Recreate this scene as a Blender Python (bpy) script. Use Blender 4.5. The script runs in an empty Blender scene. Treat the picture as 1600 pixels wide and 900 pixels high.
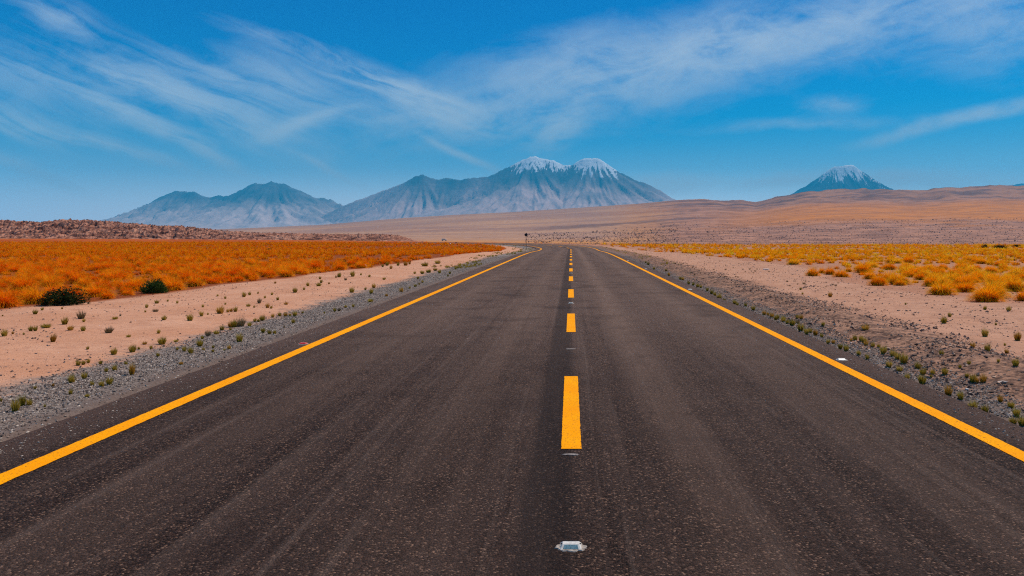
import bpy, math, random
import numpy as np
from mathutils import Vector

SC = bpy.context.scene
COL = SC.collection
R = math.radians
F_PX, VX, VY, EYE = 1245.0, 892.0, 366.0, 1.6      # focal length, vanishing point (1600x900 px), eye height

# ------------------------------------------------------------------ camera, sky, sun, exposure
cam_d = bpy.data.cameras.new('camera')
cam = bpy.data.objects.new('camera', cam_d); COL.objects.link(cam); SC.camera = cam
cam.location = (0, 0, EYE); cam.rotation_euler = (R(90), 0, 0)
cam_d.sensor_width = 36.0; cam_d.lens = 36.0 * F_PX / 1600
cam_d.shift_x = -(VX - 800) / 1600; cam_d.shift_y = -(450 - VY) / 1600
cam_d.clip_start = 0.1; cam_d.clip_end = 120000

SUN_EL, SUN_AZ = 54.0, 44.0                          # azimuth measured from +Y towards +X
sun_d = bpy.data.lights.new('sun', 'SUN'); sun = bpy.data.objects.new('sun', sun_d); COL.objects.link(sun)
sun_d.energy = 5.0; sun_d.angle = R(0.53); sun_d.color = (1.0, 0.92, 0.80)
sdir = Vector((math.sin(R(SUN_AZ)) * math.cos(R(SUN_EL)), math.cos(R(SUN_AZ)) * math.cos(R(SUN_EL)), math.sin(R(SUN_EL))))
sun.rotation_euler = (-sdir).to_track_quat('-Z', 'Y').to_euler()
sun.location = (0, 0, 50)

SC.view_settings.view_transform = 'Standard'; SC.view_settings.look = 'None'
SC.view_settings.exposure = 0.0; SC.view_settings.gamma = 1.0; SC.view_settings.use_curve_mapping = False
SC.render.engine = 'CYCLES'
cy = SC.cycles
cy.max_bounces = 6; cy.diffuse_bounces = 4; cy.glossy_bounces = 2; cy.transmission_bounces = 6
cy.volume_bounces = 0; cy.transparent_max_bounces = 6; cy.use_denoising = False
cy.pixel_filter_type = 'BLACKMAN_HARRIS'; cy.filter_width = 1.15
cy.sample_clamp_indirect = 6.0; cy.caustics_reflective = False; cy.caustics_refractive = False
SKY_STRENGTH, SKY_SAT = 0.085, 1.25

# ------------------------------------------------------------------ node helper
class NT:
    def __init__(s, tree): s.t = tree; tree.nodes.clear()
    def n(s, typ, **kw):
        nd = s.t.nodes.new(typ)
        for k, v in kw.items(): setattr(nd, k, v)
        return nd
    def l(s, a, b): s.t.links.new(a, b)
    def put(s, sock, v):
        if isinstance(v, bpy.types.NodeSocket): s.l(v, sock)
        elif isinstance(v, (tuple, list)) and sock.type == 'RGBA' and len(v) == 3: sock.default_value = (*v, 1)
        else: sock.default_value = v
    def m(s, op, a, b=0.0, c=None, clamp=False):
        nd = s.n('ShaderNodeMath', operation=op); nd.use_clamp = clamp
        s.put(nd.inputs[0], a); s.put(nd.inputs[1], b)
        if c is not None: s.put(nd.inputs[2], c)
        return nd.outputs[0]
    def vm(s, op, a, b=(0, 0, 0)):
        nd = s.n('ShaderNodeVectorMath', operation=op); s.put(nd.inputs[0], a); s.put(nd.inputs[1], b)
        return nd.outputs[0]
    def ss(s, x, a, b, lo=0.0, hi=1.0):
        nd = s.n('ShaderNodeMapRange', interpolation_type='SMOOTHSTEP'); s.put(nd.inputs[0], x)
        s.put(nd.inputs[1], a); s.put(nd.inputs[2], b); s.put(nd.inputs[3], lo); s.put(nd.inputs[4], hi)
        return nd.outputs[0]
    def lin(s, x, a, b, lo=0.0, hi=1.0):
        nd = s.n('ShaderNodeMapRange'); s.put(nd.inputs[0], x)
        s.put(nd.inputs[1], a); s.put(nd.inputs[2], b); s.put(nd.inputs[3], lo); s.put(nd.inputs[4], hi)
        return nd.outputs[0]
    def mix(s, f, a, b, mode='MIX'):
        nd = s.n('ShaderNodeMix', data_type='RGBA', blend_type=mode)
        s.put(nd.inputs[0], f); s.put(nd.inputs[6], a); s.put(nd.inputs[7], b)
        return nd.outputs[2]
    def noise(s, vec, scale, detail=4.0, rough=0.55, dist=0.0, out=0, dim='3D'):
        nd = s.n('ShaderNodeTexNoise', noise_dimensions=dim)
        s.put(nd.inputs['Vector'], vec); s.put(nd.inputs['Scale'], scale); s.put(nd.inputs['Detail'], detail)
        s.put(nd.inputs['Roughness'], rough); s.put(nd.inputs['Distortion'], dist)
        return nd.outputs[out]
    def voro(s, vec, scale, feature='F1', out='Color', rand=1.0):
        nd = s.n('ShaderNodeTexVoronoi', feature=feature)
        s.put(nd.inputs['Vector'], vec); s.put(nd.inputs['Scale'], scale); s.put(nd.inputs['Randomness'], rand)
        return nd.outputs[out]
    def sep(s, v): return s.n_sep(v)
    def n_sep(s, v):
        nd = s.n('ShaderNodeSeparateXYZ'); s.put(nd.inputs[0], v); return nd.outputs
    def comb(s, x, y, z):
        nd = s.n('ShaderNodeCombineXYZ'); s.put(nd.inputs[0], x); s.put(nd.inputs[1], y); s.put(nd.inputs[2], z)
        return nd.outputs[0]
    def attr(s, name, out='Fac'): return s.n('ShaderNodeAttribute', attribute_name=name).outputs[out]
    def ramp(s, f, stops):
        nd = s.n('ShaderNodeValToRGB'); s.put(nd.inputs[0], f); e = nd.color_ramp.elements
        while len(e) < len(stops): e.new(0.5)
        for el, (p, c) in zip(e, stops): el.position = p; el.color = (*c, 1)
        return nd.outputs[0]
    def bump(s, h, strength=0.5, dist=0.02):
        nd = s.n('ShaderNodeBump'); s.put(nd.inputs['Height'], h); s.put(nd.inputs['Strength'], strength)
        s.put(nd.inputs['Distance'], dist); return nd.outputs[0]

def srgb(r, g, b):
    f = lambda c: (c / 255 / 12.92) if c / 255 <= 0.04045 else ((c / 255 + 0.055) / 1.055) ** 2.4
    return (f(r), f(g), f(b))

def material(name):
    m = bpy.data.materials.new(name); m.use_nodes = True
    return m, NT(m.node_tree)

def finish(nt, col, rough=0.9, spec=0.3, normal=None, metallic=0.0):
    b = nt.n('ShaderNodeBsdfPrincipled'); o = nt.n('ShaderNodeOutputMaterial')
    nt.put(b.inputs['Base Color'], col); nt.put(b.inputs['Roughness'], rough)
    nt.put(b.inputs['Specular IOR Level'], spec); nt.put(b.inputs['Metallic'], metallic)
    if normal is not None: nt.l(normal, b.inputs['Normal'])
    nt.l(b.outputs[0], o.inputs[0]); return b

def plain(name, col, rough=0.6, spec=0.4, metallic=0.0, var=0.12, scale=30.0):
    m, t = material(name)
    p = t.n('ShaderNodeTexCoord').outputs['Object']
    n = t.noise(p, scale, 4)
    c = t.mix(t.ss(n, 0.3, 0.7), tuple(x * (1 - var) for x in col), tuple(min(1, x * (1 + var)) for x in col))
    finish(t, c, rough, spec, t.bump(n, 0.15, 0.003), metallic); return m

# ------------------------------------------------------------------ sky with cirrus
world = bpy.data.worlds.new('World'); SC.world = world; world.use_nodes = True
t = NT(world.node_tree)
sky = t.n('ShaderNodeTexSky', sky_type='NISHITA'); sky.sun_disc = False
sky.sun_elevation = R(SUN_EL); sky.sun_rotation = R(SUN_AZ); sky.altitude = 3000; sky.air_density = 1.0
sky.dust_density = 0.8; sky.ozone_density = 3.0
hs = t.n('ShaderNodeHueSaturation'); t.l(sky.outputs[0], hs.inputs['Color']); hs.inputs['Saturation'].default_value = SKY_SAT
rgb = t.n('ShaderNodeSeparateColor'); t.l(hs.outputs[0], rgb.inputs[0])
cmb = t.n('ShaderNodeCombineColor')
t.l(t.m('MAXIMUM', t.m('MULTIPLY_ADD', rgb.outputs[0], 0.80, -1.3), 0.0), cmb.inputs[0])
t.l(t.m('MULTIPLY', t.m('POWER', t.m('MULTIPLY', rgb.outputs[1], 0.25), 1.35), 4.1), cmb.inputs[1]); t.l(t.m('MULTIPLY', rgb.outputs[2], 1.20), cmb.inputs[2])
g = t.n_sep(t.n('ShaderNodeTexCoord').outputs['Generated'])
dx, dy, dz = g[0], g[1], g[2]
low = t.m('POWER', 2.718, t.m('MULTIPLY', t.m('POWER', t.m('MULTIPLY', t.m('MAXIMUM', dz, 0.0), 15.0), 2.3), -1.0))
skycol = t.mix(t.m('MULTIPLY', low, 0.9), cmb.outputs[0], (17.0, 17.0, 20.0))
ady = t.m('MAXIMUM', t.m('ABSOLUTE', dy), 0.08)
U = t.m('DIVIDE', dx, ady); V = t.m('DIVIDE', dz, ady)
warp = t.noise(t.comb(t.m('MULTIPLY', U, 1.0), t.m('MULTIPLY', V, 2.0), 0.0), 5.0, 3, 0.5, 0, 1)
wx = t.m('MULTIPLY', t.m('SUBTRACT', t.n_sep(warp)[0], 0.5), 0.05)
wy = t.m('MULTIPLY', t.m('SUBTRACT', t.n_sep(warp)[1], 0.5), 0.035)
Uw = t.m('ADD', U, wx); Vw = t.m('ADD', V, wy)
# cx, cy, half length, half width, angle (deg, + = falling to the right), weight
BLOBS = [(265, 212, 120, 11, 27, .55), (190, 235, 105, 8, 17, .42), (55, 262, 60, 12, 20, .5), (130, 130, 290, 60, 14, .34),
         (475, 193, 58, 10, -20, .42), (420, 130, 210, 48, 9, .34), (655, 160, 85, 20, 24, .52), (560, 105, 160, 14, 20, .3),
         (960, 120, 330, 60, -14, .56), (1260, 45, 360, 48, -9, .52), (868, 212, 50, 24, -38, .42), (725, 248, 58, 6, 24, .42),
         (1290, 162, 60, 15, -3, .22), (1510, 185, 150, 10, -13, .42), (1060, 286, 110, 12, 0, .42), (1400, 278, 170, 14, 0, .6),
         (1220, 287, 60, 6, 0, .3), (90, 25, 60, 18, 15, .2), (20, 190, 110, 22, 15, .34), (1560, 60, 130, 60, 0, .3),
         (700, 190, 170, 26, 0, .3), (515, 262, 40, 5, 26, .3), (1250, 195, 150, 10, -3, .18), (340, 175, 150, 25, 22, .3)]
total = {0: None, 1: None}
for (cx, cy_, L, W, ang, wgt) in BLOBS:
    u0, v0 = (cx - VX) / F_PX, (VY - cy_) / F_PX
    ca, sa = math.cos(R(-ang)), math.sin(R(-ang))
    du = t.m('SUBTRACT', Uw, u0); dv = t.m('SUBTRACT', Vw, v0)
    a = t.m('MULTIPLY_ADD', du, ca * F_PX / L, t.m('MULTIPLY', dv, sa * F_PX / L))
    b = t.m('MULTIPLY_ADD', du, -sa * F_PX / W, t.m('MULTIPLY', dv, ca * F_PX / W))
    e = t.m('POWER', 2.718, t.m('MULTIPLY', t.m('ADD', t.m('MULTIPLY', a, a), t.m('MULTIPLY', b, b)), -1.0))
    k = 0 if ang > 4 else 1
    e = t.m('MULTIPLY', e, wgt * (0.95 if W > 25 else 1.75))
    total[k] = e if total[k] is None else t.m('ADD', total[k], e)
def streak(angle, sx, sy, seed):
    ca, sa = math.cos(R(-angle)), math.sin(R(-angle))
    a = t.m('MULTIPLY_ADD', Uw, ca, t.m('MULTIPLY', Vw, sa)); b = t.m('MULTIPLY_ADD', Uw, -sa, t.m('MULTIPLY', Vw, ca))
    return t.noise(t.comb(t.m('MULTIPLY', a, sx), t.m('MULTIPLY', b, sy), seed), 1.0, 6, 0.6, 0.6)
puff = t.noise(t.comb(t.m('MULTIPLY', Uw, 9.0), t.m('MULTIPLY', Vw, 17.0), 2.2), 1.0, 8, 0.68, 0.3)
sA = t.m('ADD', t.ss(streak(22, 5.0, 36.0, 1.3), 0.32, 0.70, 0.05, 1.35), t.ss(puff, 0.35, 0.7, 0.0, 0.6))
sB = t.m('ADD', t.ss(streak(-16, 7.0, 26.0, 7.7), 0.30, 0.72, 0.05, 0.8), t.ss(puff, 0.33, 0.70, 0.0, 0.9))
front = t.ss(dy, 0.08, 0.2)
dens = t.m('MULTIPLY', t.m('ADD', t.m('MULTIPLY', total[0], sA), t.m('MULTIPLY', total[1], sB)), front)
# thin cirrus over the rest of the sky (outside the photograph)
zz = t.m('MAXIMUM', dz, 0.05)
rest = t.noise(t.comb(t.m('MULTIPLY', t.m('DIVIDE', dx, zz), 0.5), t.m('MULTIPLY', t.m('DIVIDE', dy, zz), 1.6), 3.0), 1.0, 6, 0.6, 0.5)
rest = t.m('MULTIPLY', t.ss(rest, 0.5, 0.8, 0, 0.35), t.m('SUBTRACT', 1.0, front))
dens = t.m('MULTIPLY', t.m('ADD', dens, rest), t.ss(dz, 0.0, 0.03))
dens = t.m('MULTIPLY', t.m('SUBTRACT', 1.0, t.m('POWER', 2.718, t.m('MULTIPLY', t.m('MAXIMUM', t.m('SUBTRACT', dens, 0.03), 0.0), -1.65))), 0.84)
CLOUD = (7.6, 8.5, 9.4)
out = t.mix(dens, skycol, CLOUD)
bg = t.n('ShaderNodeBackground'); t.l(out, bg.inputs[0]); bg.inputs[1].default_value = SKY_STRENGTH
t.l(bg.outputs[0], t.n('ShaderNodeOutputWorld').inputs[0])

# ------------------------------------------------------------------ numpy noise and mesh helpers
_rng = np.random.RandomState(5)
_P = _rng.permutation(256); _P = np.concatenate([_P, _P, _P])
_A = _rng.rand(256) * 2 * np.pi; _G = np.stack([np.cos(_A), np.sin(_A)], 1)
def perlin(x, y):
    xi = np.floor(x).astype(np.int64); yi = np.floor(y).astype(np.int64)
    xf = x - xi; yf = y - yi; xi &= 255; yi &= 255
    u = xf ** 3 * (xf * (xf * 6 - 15) + 10); v = yf ** 3 * (yf * (yf * 6 - 15) + 10)
    def gr(ix, iy, fx, fy):
        h = _P[_P[ix & 255] + (iy & 255)]; q = _G[h]; return q[..., 0] * fx + q[..., 1] * fy
    a = gr(xi, yi, xf, yf); b = gr(xi + 1, yi, xf - 1, yf)
    c = gr(xi, yi + 1, xf, yf - 1); d = gr(xi + 1, yi + 1, xf - 1, yf - 1)
    return (a + u * (b - a)) * (1 - v) + (c + u * (d - c)) * v
def fbm(x, y, octv=4, gain=0.5, lac=2.03):
    s = 0; a = 1.0; n = 0
    for i in range(octv):
        s = s + a * perlin(x + 17.3 * i, y - 9.1 * i); n += a; a *= gain; x = x * lac; y = y * lac
    return s / n * 1.6
def ridged(x, y, octv=4, gain=0.5):
    s = 0; a = 1.0; n = 0
    for i in range(octv):
        s = s + a * (1 - np.abs(perlin(x + 31.7 * i, y + 11.9 * i)) * 2.2); n += a; a *= gain; x = x * 2.05; y = y * 2.05
    return s / n
def sstep(x, a, b):
    q = np.clip((x - a) / (b - a), 0, 1); return q * q * (3 - 2 * q)

def np_mesh(name, V, Fc, attrs=None, smooth=False):
    me = bpy.data.meshes.new(name); V = np.asarray(V, np.float32); Fc = np.asarray(Fc, np.int32); k = Fc.shape[1]
    me.vertices.add(len(V)); me.vertices.foreach_set('co', V.ravel())
    me.loops.add(Fc.size); me.loops.foreach_set('vertex_index', Fc.ravel())
    me.polygons.add(len(Fc)); me.polygons.foreach_set('loop_start', np.arange(0, Fc.size, k, dtype=np.int32))
    me.polygons.foreach_set('loop_total', np.full(len(Fc), k, np.int32))
    me.polygons.foreach_set('use_smooth', np.full(len(Fc), smooth, bool))
    for an, arr in (attrs or {}).items():
        arr = np.asarray(arr, np.float32)
        if arr.ndim == 1:
            a = me.attributes.new(an, 'FLOAT', 'POINT'); a.data.foreach_set('value', arr)
        else:
            a = me.attributes.new(an, 'FLOAT_COLOR', 'POINT')
            a.data.foreach_set('color', np.concatenate([arr, np.ones((len(arr), 1), np.float32)], 1).ravel())
    me.update(calc_edges=True); me.validate(); return me
def grid_faces(nr, nc):
    i = np.arange((nr - 1) * nc).reshape(nr - 1, nc)[:, :-1].ravel()
    return np.stack([i, i + 1, i + nc + 1, i + nc], 1)
def link(name, me, mat=None, parent=None, **props):
    o = bpy.data.objects.new(name, me); COL.objects.link(o)
    if mat is not None: me.materials.append(mat)
    if parent is not None: o.parent = parent
    for k, v in props.items(): o[k] = v
    return o
def empty(name, loc, rz=0.0, **props):
    o = bpy.data.objects.new(name, None); COL.objects.link(o); o.location = loc; o.rotation_euler = (0, 0, rz)
    o.empty_display_size = 0.1
    for k, v in props.items(): o[k] = v
    return o

# ------------------------------------------------------------------ terrain functions
RS, RR = 99.0, 72.0                                  # the road runs straight to RS, then bends left with radius RR
PAVE_L, PAVE_R = -4.38, 3.74
def road_d(X, Y):
    d = np.where(Y <= RS, X, np.hypot(X + RR, Y - RS) - RR)
    return np.where((X < -RR) & (Y > RS), Y - RS - RR, d)
def interp(x, pts):
    a = np.array(pts, float); return np.interp(x, a[:, 0], a[:, 1])
SKYLINE = [(-700, 372), (0, 366), (300, 360), (400, 356), (500, 351), (600, 343), (700, 336), (800, 331), (900, 325), (1000, 318), (1060, 312),
           (1092, 310.5), (1150, 312), (1180, 313), (1205, 309), (1250, 300.5), (1290, 296.5), (1340, 294), (1390, 295.5), (1430, 297),
           (1480, 292.5), (1540, 288.5), (1600, 290), (1750, 284), (2000, 288), (2600, 300)]
def macro(X, Y):
    """Ground height without the road's own cross-section."""
    X = np.asarray(X, float); Y = np.asarray(Y, float)
    Ys = np.maximum(Y, 1.0); u = X / Ys; px = VX + u * F_PX
    yc = interp(u, [(-1.2, 330), (-0.72, 300), (-0.45, 240), (-0.2, 175), (-0.06, 152), (0, 140), (0.03, 126), (0.3, 118), (0.6, 114), (1.2, 112)])
    dip = np.where(Y > yc, -np.minimum(0.0007 * (Y - yc) ** 2, 5.0), 0.0)
    sky = interp(px, SKYLINE)
    gR = interp(np.log(Ys), [(math.log(a), b) for a, b in [(260, 0), (500, .09), (850, .22), (1500, .40), (2400, .57), (3600, .76), (4400, .86), (5700, 1.0)]])
    y0 = interp(px, [(0, 376), (640, 383), (860, 386), (1600, 388)])
    yb = y0 + (sky - y0) * gR
    dip = dip - 0.31 * np.exp(-((Y - 97) / 20.0) ** 2) * (1 - sstep(np.abs(X), 25, 80))
    far = 1.6 + np.minimum(Ys, 5700) * (VY - yb) / F_PX
    far = far - np.maximum(Ys - 5700, 0) * 0.012
    und = fbm(X / 900.0, Y / 900.0, 4) * 14.0 * sstep(Ys, 700, 2200)*.7 + fbm(X / 120, Y / 120, 4) * 1.2 * sstep(Ys, 350, 900)
    und = und * (1 - 0.6 * sstep(Ys, 5000, 5800)) + ridged(u * 22 + Ys / 4200., Ys / 3000.0, 3) * 26 * sstep(Ys, 3300, 4900) * sstep(px, 1000, 1250) - 20 * sstep(Ys, 3300, 4900) * sstep(px, 1000, 1250)
    far = np.where(Y > 200, far + und, -6.0)
    k = 0.35
    z = np.maximum(dip, far); h = np.clip(0.5 + 0.5 * (dip - far) / k, 0, 1)
    z = far + (dip - far) * h + k * h * (1 - h)
    return np.where(Y > yc + 3, z, dip)
def ground(X, Y):
    X = np.asarray(X, float); Y = np.asarray(Y, float)
    d = road_d(X, Y); fade = 1 - sstep(Y, 140, 220)
    det = interp(d, [(-60, -.12), (-14, -.10), (-11, -.04), (-8.5, -.06), (-6.3, -.12), (-4.9, -.04), (-4.55, -.015), (-4.43, -.055), (-3, -.07), (3, -.07),
                     (3.71, -.055), (3.82, -.015), (4.2, -.04), (4.7, 0.0), (5.1, .03), (5.9, -.05), (9, -.05), (14, -.08), (60, -.1)])
    off = sstep(np.where(d < 0, -d, d + .6), 4.4, 5.2)
    n = fbm(X / 1.7, Y / 1.7, 4) * 0.035 + fbm(X / 9.0 + 5, Y / 9.0, 3) * 0.07 * sstep(np.abs(d), 5.5, 9)
    rub = np.exp(-((d - 5.1) / 0.7) ** 2) * (0.5 + fbm(X / 3.0, Y / 3.0, 2)) * 0.10 + np.exp(-((d - 5.0) / 0.8) ** 2) * fbm(X / 0.35, Y / 0.35, 3) * 0.05
    return macro(X, Y) + (det + off * (n + rub)) * fade
def field_mask(X, Y):
    """1 where the golden bunchgrass grows."""
    d = road_d(X, Y); w = fbm(X / 6.0, Y / 6.0, 3)
    bl = interp(Y, [(0, 12.6), (17, 12.3), (22, 11.6), (30, 10.7), (40, 9.9), (60, 9.2), (80, 8.8), (130, 8.0)])
    br = interp(Y, [(0, 10.6), (18, 10.3), (24, 9.6), (30, 9.3), (36, 11.2), (43, 11.9), (55, 10.6), (75, 9.6), (110, 7.6), (140, 6.5)])
    m = np.maximum(sstep(-d, bl - 0.25 + w * .7, bl + .35 + w * .7), sstep(d, br - 0.25 + w * .9, br + .35 + w * .9))
    return m
def px_ground(px, py):
    """The ground point a photograph pixel shows."""
    Z = F_PX * EYE / (py - VY)
    for _ in range(6):
        X = (px - VX) / F_PX * Z; z = float(ground(np.array(X), np.array(Z))); Z = F_PX * (EYE - z) / (py - VY)
    X = (px - VX) / F_PX * Z
    return X, Z, float(ground(np.array(X), np.array(Z)))

# ------------------------------------------------------------------ ground sheet
rows = list(np.arange(-20, 2, 0.8)) + list(np.arange(2, 40, 0.2)) + list(np.arange(40, 70, 0.4))
y = rows[-1]
while y < 24000: y *= 1.0125; rows.append(y)
rows = np.array(rows); NC = 801
s = np.linspace(-1, 1, NC)
YY = np.repeat(rows[:, None], NC, 1); XX = np.empty_like(YY)
for i, yv in enumerate(rows):
    k = sstep(np.array(yv), 60, 700); a = 4.2 * (1 - k) + 0.4 * k; W = max(85.0, 1.25 * yv)
    XX[i] = W * np.sinh(a * s) / np.sinh(a)
ZZ = ground(XX, YY); DD = road_d(XX, YY); FM = field_mask(XX, YY)
PXv = VX + XX / np.maximum(YY, 1) * F_PX
# colour zones of the far land
def lerp(a, b, f): return a * (1 - f[..., None]) + b * f[..., None]
C = lambda *c: np.array(srgb(*c)) * 0.80
LY = np.log(np.maximum(YY, 1))
n1 = fbm(XX / 260, YY / 420, 5); n2 = fbm(PXv / 70, LY * 16, 5, .6); n3 = fbm(PXv / 260, LY * 6 + 4, 4); n4 = fbm(PXv / 22, LY * 40, 4, .62)
scree = lerp(C(190, 134, 106), C(132, 92, 78), sstep(n2 + .6 * n4, -.35, .45))
tan_ = lerp(C(216, 146, 78), C(190, 124, 70), sstep(n1, -.3, .4))
pink = lerp(C(198, 150, 116), C(168, 128, 110), sstep(n3 + .2 * n2, -.5, .5))
orange = lerp(C(214, 132, 60), C(186, 116, 64), sstep(n2, -.3, .3))
FC = lerp(np.repeat(np.repeat(C(224, 112, 6)[None, None], len(rows), 0), NC, 1), np.repeat(np.repeat(C(190, 84, 4)[None, None], len(rows), 0), NC, 1), sstep(n1 + n4 * .5, -.3, .3))
right = sstep(PXv + 60 * n2, 920, 1080)
FC = lerp(FC, lerp(tan_, np.broadcast_to(C(224, 150, 78), tan_.shape), sstep(PXv, 620, 300) * sstep(YY, 330, 400)), sstep(YY, 230, 330))
FC = lerp(FC, lerp(pink, scree, right), np.maximum(sstep(YY + 250 * n2, 480, 900) * (1 - right), sstep(YY, 140, 175) * right))
band = sstep(YY + 500 * n3 + 300 * n2, 1500, 1900) * (1 - sstep(YY + 600 * n3, 3100, 4300))
FC = lerp(FC, orange, band * sstep(PXv + 80 * n2, 1060, 1250))
FC = lerp(FC, orange, .75 * sstep(n3 + .5 * n2, .15, .4) * sstep(YY, 900, 1300) * (1 - band) * sstep(PXv, 900, 1100) * (1 - sstep(YY, 3300, 4300)))
FC = lerp(FC, lerp(C(176, 122, 92), C(112, 78, 72), sstep(n2, -.3, .35)), sstep(YY + 350 * n3, 3500, 4700) * sstep(PXv, 960, 1150))
FC = lerp(FC, np.broadcast_to(C(96, 76, 80), FC.shape), .6 * sstep(np.exp(-((YY - 1900 - 2.2 * (PXv - 860)) / 230.) ** 2) + .5 * n4, .55, .9) * sstep(PXv, 780, 900) * (1 - sstep(PXv, 1060, 1180)))
FAR = sstep(YY + 20 * fbm(XX / 20, YY / 20, 3), 125, 185)
V = np.stack([XX, YY, ZZ], -1).reshape(-1, 3)
gme = np_mesh('ground', V, grid_faces(len(rows), NC), {'road_d': DD.ravel(), 'field': FM.ravel(), 'far': FAR.ravel(), 'farcol': FC.reshape(-1, 3)}, smooth=True)

gm, t = material('ground_soil')
pos = t.n('ShaderNodeNewGeometry').outputs['Position']
px_, py_, pz_ = t.n_sep(pos)[0], t.n_sep(pos)[1], t.n_sep(pos)[2]
d = t.attr('road_d'); fld = t.attr('field'); far = t.attr('far'); fcol = t.attr('farcol', 'Color')
nb = t.noise(pos, 0.55, 5, 0.6); nm = t.noise(pos, 2.2, 5, 0.6); ns = t.noise(pos, 14.0, 4, 0.65); nf = t.noise(pos, 60.0, 3, 0.6)
sand = t.mix(t.ss(nb, 0.3, 0.7), srgb(192, 134, 100), srgb(206, 152, 120))
sand = t.mix(t.ss(nm, 0.45, 0.75), sand, srgb(180, 124, 94))
sand = t.mix(t.ss(ns, 0.56, 0.72, 0, 0.55), sand, srgb(150, 102, 78))
ripple = t.noise(t.vm('MULTIPLY', pos, (1.0, 3.2, 1.0)), 2.4, 5, 0.65)
sand = t.mix(t.ss(ripple, 0.52, 0.68, 0, 0.4), sand, srgb(158, 108, 80))
sand = t.mix(t.ss(t.noise(pos, 26.0, 3, .7), 0.62, 0.70, 0, 0.8), sand, srgb(112, 78, 62))
sand = t.mix(t.ss(nf, 0.60, 0.72, 0, 0.5), sand, srgb(226, 186, 152))
rsand = t.mix(t.ss(nm, 0.35, 0.65), srgb(184, 136, 108), srgb(160, 116, 92))
rsand = t.mix(t.ss(ns, 0.52, 0.7, 0, 0.7), rsand, srgb(110, 78, 62))
sand = t.mix(t.ss(t.m('ADD', d, t.m('MULTIPLY', nb, 3.0)), 5.0, 8.5, 0.0, 0.6), sand, rsand)
vc = t.n_sep(t.voro(pos, 42.0))[0]
vc2 = t.n_sep(t.voro(pos, 90.0))[1]
grv = t.mix(t.ss(vc, 0.1, 0.9), srgb(80, 66, 60), srgb(152, 134, 122))
grv = t.mix(0.4, grv, t.mix(vc2, srgb(60, 48, 44), srgb(172, 154, 140)))
grv = t.mix(t.ss(nm, 0.5, 0.7, 0, 0.35), grv, srgb(150, 116, 96))
grv = t.mix(t.ss(t.m('ADD', d, t.m('MULTIPLY', t.m('SUBTRACT', nm, 0.5), 0.7)), -5.05, -4.45, 0, 0.85), grv, t.mix(ns, srgb(66, 50, 42), srgb(128, 106, 94)))
rubble = t.mix(t.ss(t.m('ADD', t.m('MULTIPLY', ns, .6), t.m('MULTIPLY', nm, .4)), 0.38, 0.62), srgb(72, 48, 38), srgb(166, 122, 96))
litter_shade = t.mix(t.ss(ns, 0.3, 0.7), srgb(158, 74, 14), srgb(100, 46, 12))  # dry grass litter, darkened to paint in the shade between tussocks
jit = t.m('ADD', t.m('MULTIPLY', t.m('SUBTRACT', nb, 0.5), 1.9), t.m('ADD', t.m('MULTIPLY', t.m('SUBTRACT', nm, 0.5), 1.2), t.m('MULTIPLY', t.m('SUBTRACT', ns, 0.5), 0.9)))
dj = t.m('ADD', d, jit)
col = t.mix(t.ss(dj, -6.6, -5.9), sand, grv)
col = t.mix(t.ss(dj, 4.1, 4.5), col, t.mix(t.ss(dj, 5.3, 6.6), rubble, sand))
col = t.mix(t.m('MULTIPLY', fld, t.ss(d, -2.0, 2.0, 1.0, 0.3)), col, litter_shade)
fardet = t.noise(t.vm('MULTIPLY', pos, (0.06, 0.03, 0.02)), 1.0, 6, 0.7)
fardet2 = t.noise(t.vm('MULTIPLY', pos, (0.012, 0.004, 0.004)), 1.0, 5, 0.65)
fc = t.mix(t.ss(fardet, 0.42, 0.72, 0, 0.5), fcol, t.mix(1.0, fcol, (0.42, 0.38, 0.42), 'MULTIPLY'))
fc = t.mix(t.ss(fardet2, 0.5, 0.8, 0, 0.2), fc, t.mix(1.0, fcol, (0.5, 0.48, 0.55), 'MULTIPLY'))
col = t.mix(far, col, fc)
hgt = t.m('ADD', t.m('MULTIPLY', ns, 0.6), t.m('ADD', t.m('MULTIPLY', nf, 0.35), t.m('MULTIPLY', vc, 0.25)))
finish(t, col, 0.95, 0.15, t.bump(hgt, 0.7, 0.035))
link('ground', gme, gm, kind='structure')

# ------------------------------------------------------------------ road
def centre(sv):
    """Point and right-hand normal on the road's centre line at arc length sv (measured from Y = 0)."""
    if sv <= RS: return (0.0, sv, 1.0, 0.0)
    th = min((sv - RS) / RR, R(88)); c, s_ = math.cos(th), math.sin(th)
    x, yy = -RR + RR * c, RS + RR * s_
    ex = max(0.0, (sv - RS) - R(88) * RR)
    return (x - s_ * ex, yy + c * ex, c, s_)
def strip(name, s0, s1, ds, offs, zoff, edge=0.0, seed=0.0):
    sv = np.arange(s0, s1 + ds * 0.5, ds); P = []
    for q in sv:
        x, yy, nx, ny = centre(float(q)); row = []
        for j, o in enumerate(offs):
            o = float(o)
            if edge and j in (0, len(offs) - 1):
                o += edge * float(fbm(np.array(q * (1.3 if edge > .1 else 11.0) + seed), np.array(j * 7.7), 4, .65)) * (1 if abs(o) > 3.5 else .8)
            row.append((x + nx * o, yy + ny * o, o, q))
        P.append(row)
    P = np.array(P); z = macro(P[..., 0], P[..., 1]) + zoff
    Vv = np.concatenate([P[..., :2], z[..., None]], -1).reshape(-1, 3)
    return np_mesh(name, Vv, grid_faces(len(sv), len(offs))[:, ::1], {'road_d': P[..., 2].ravel(), 'road_s': P[..., 3].ravel()})

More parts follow.
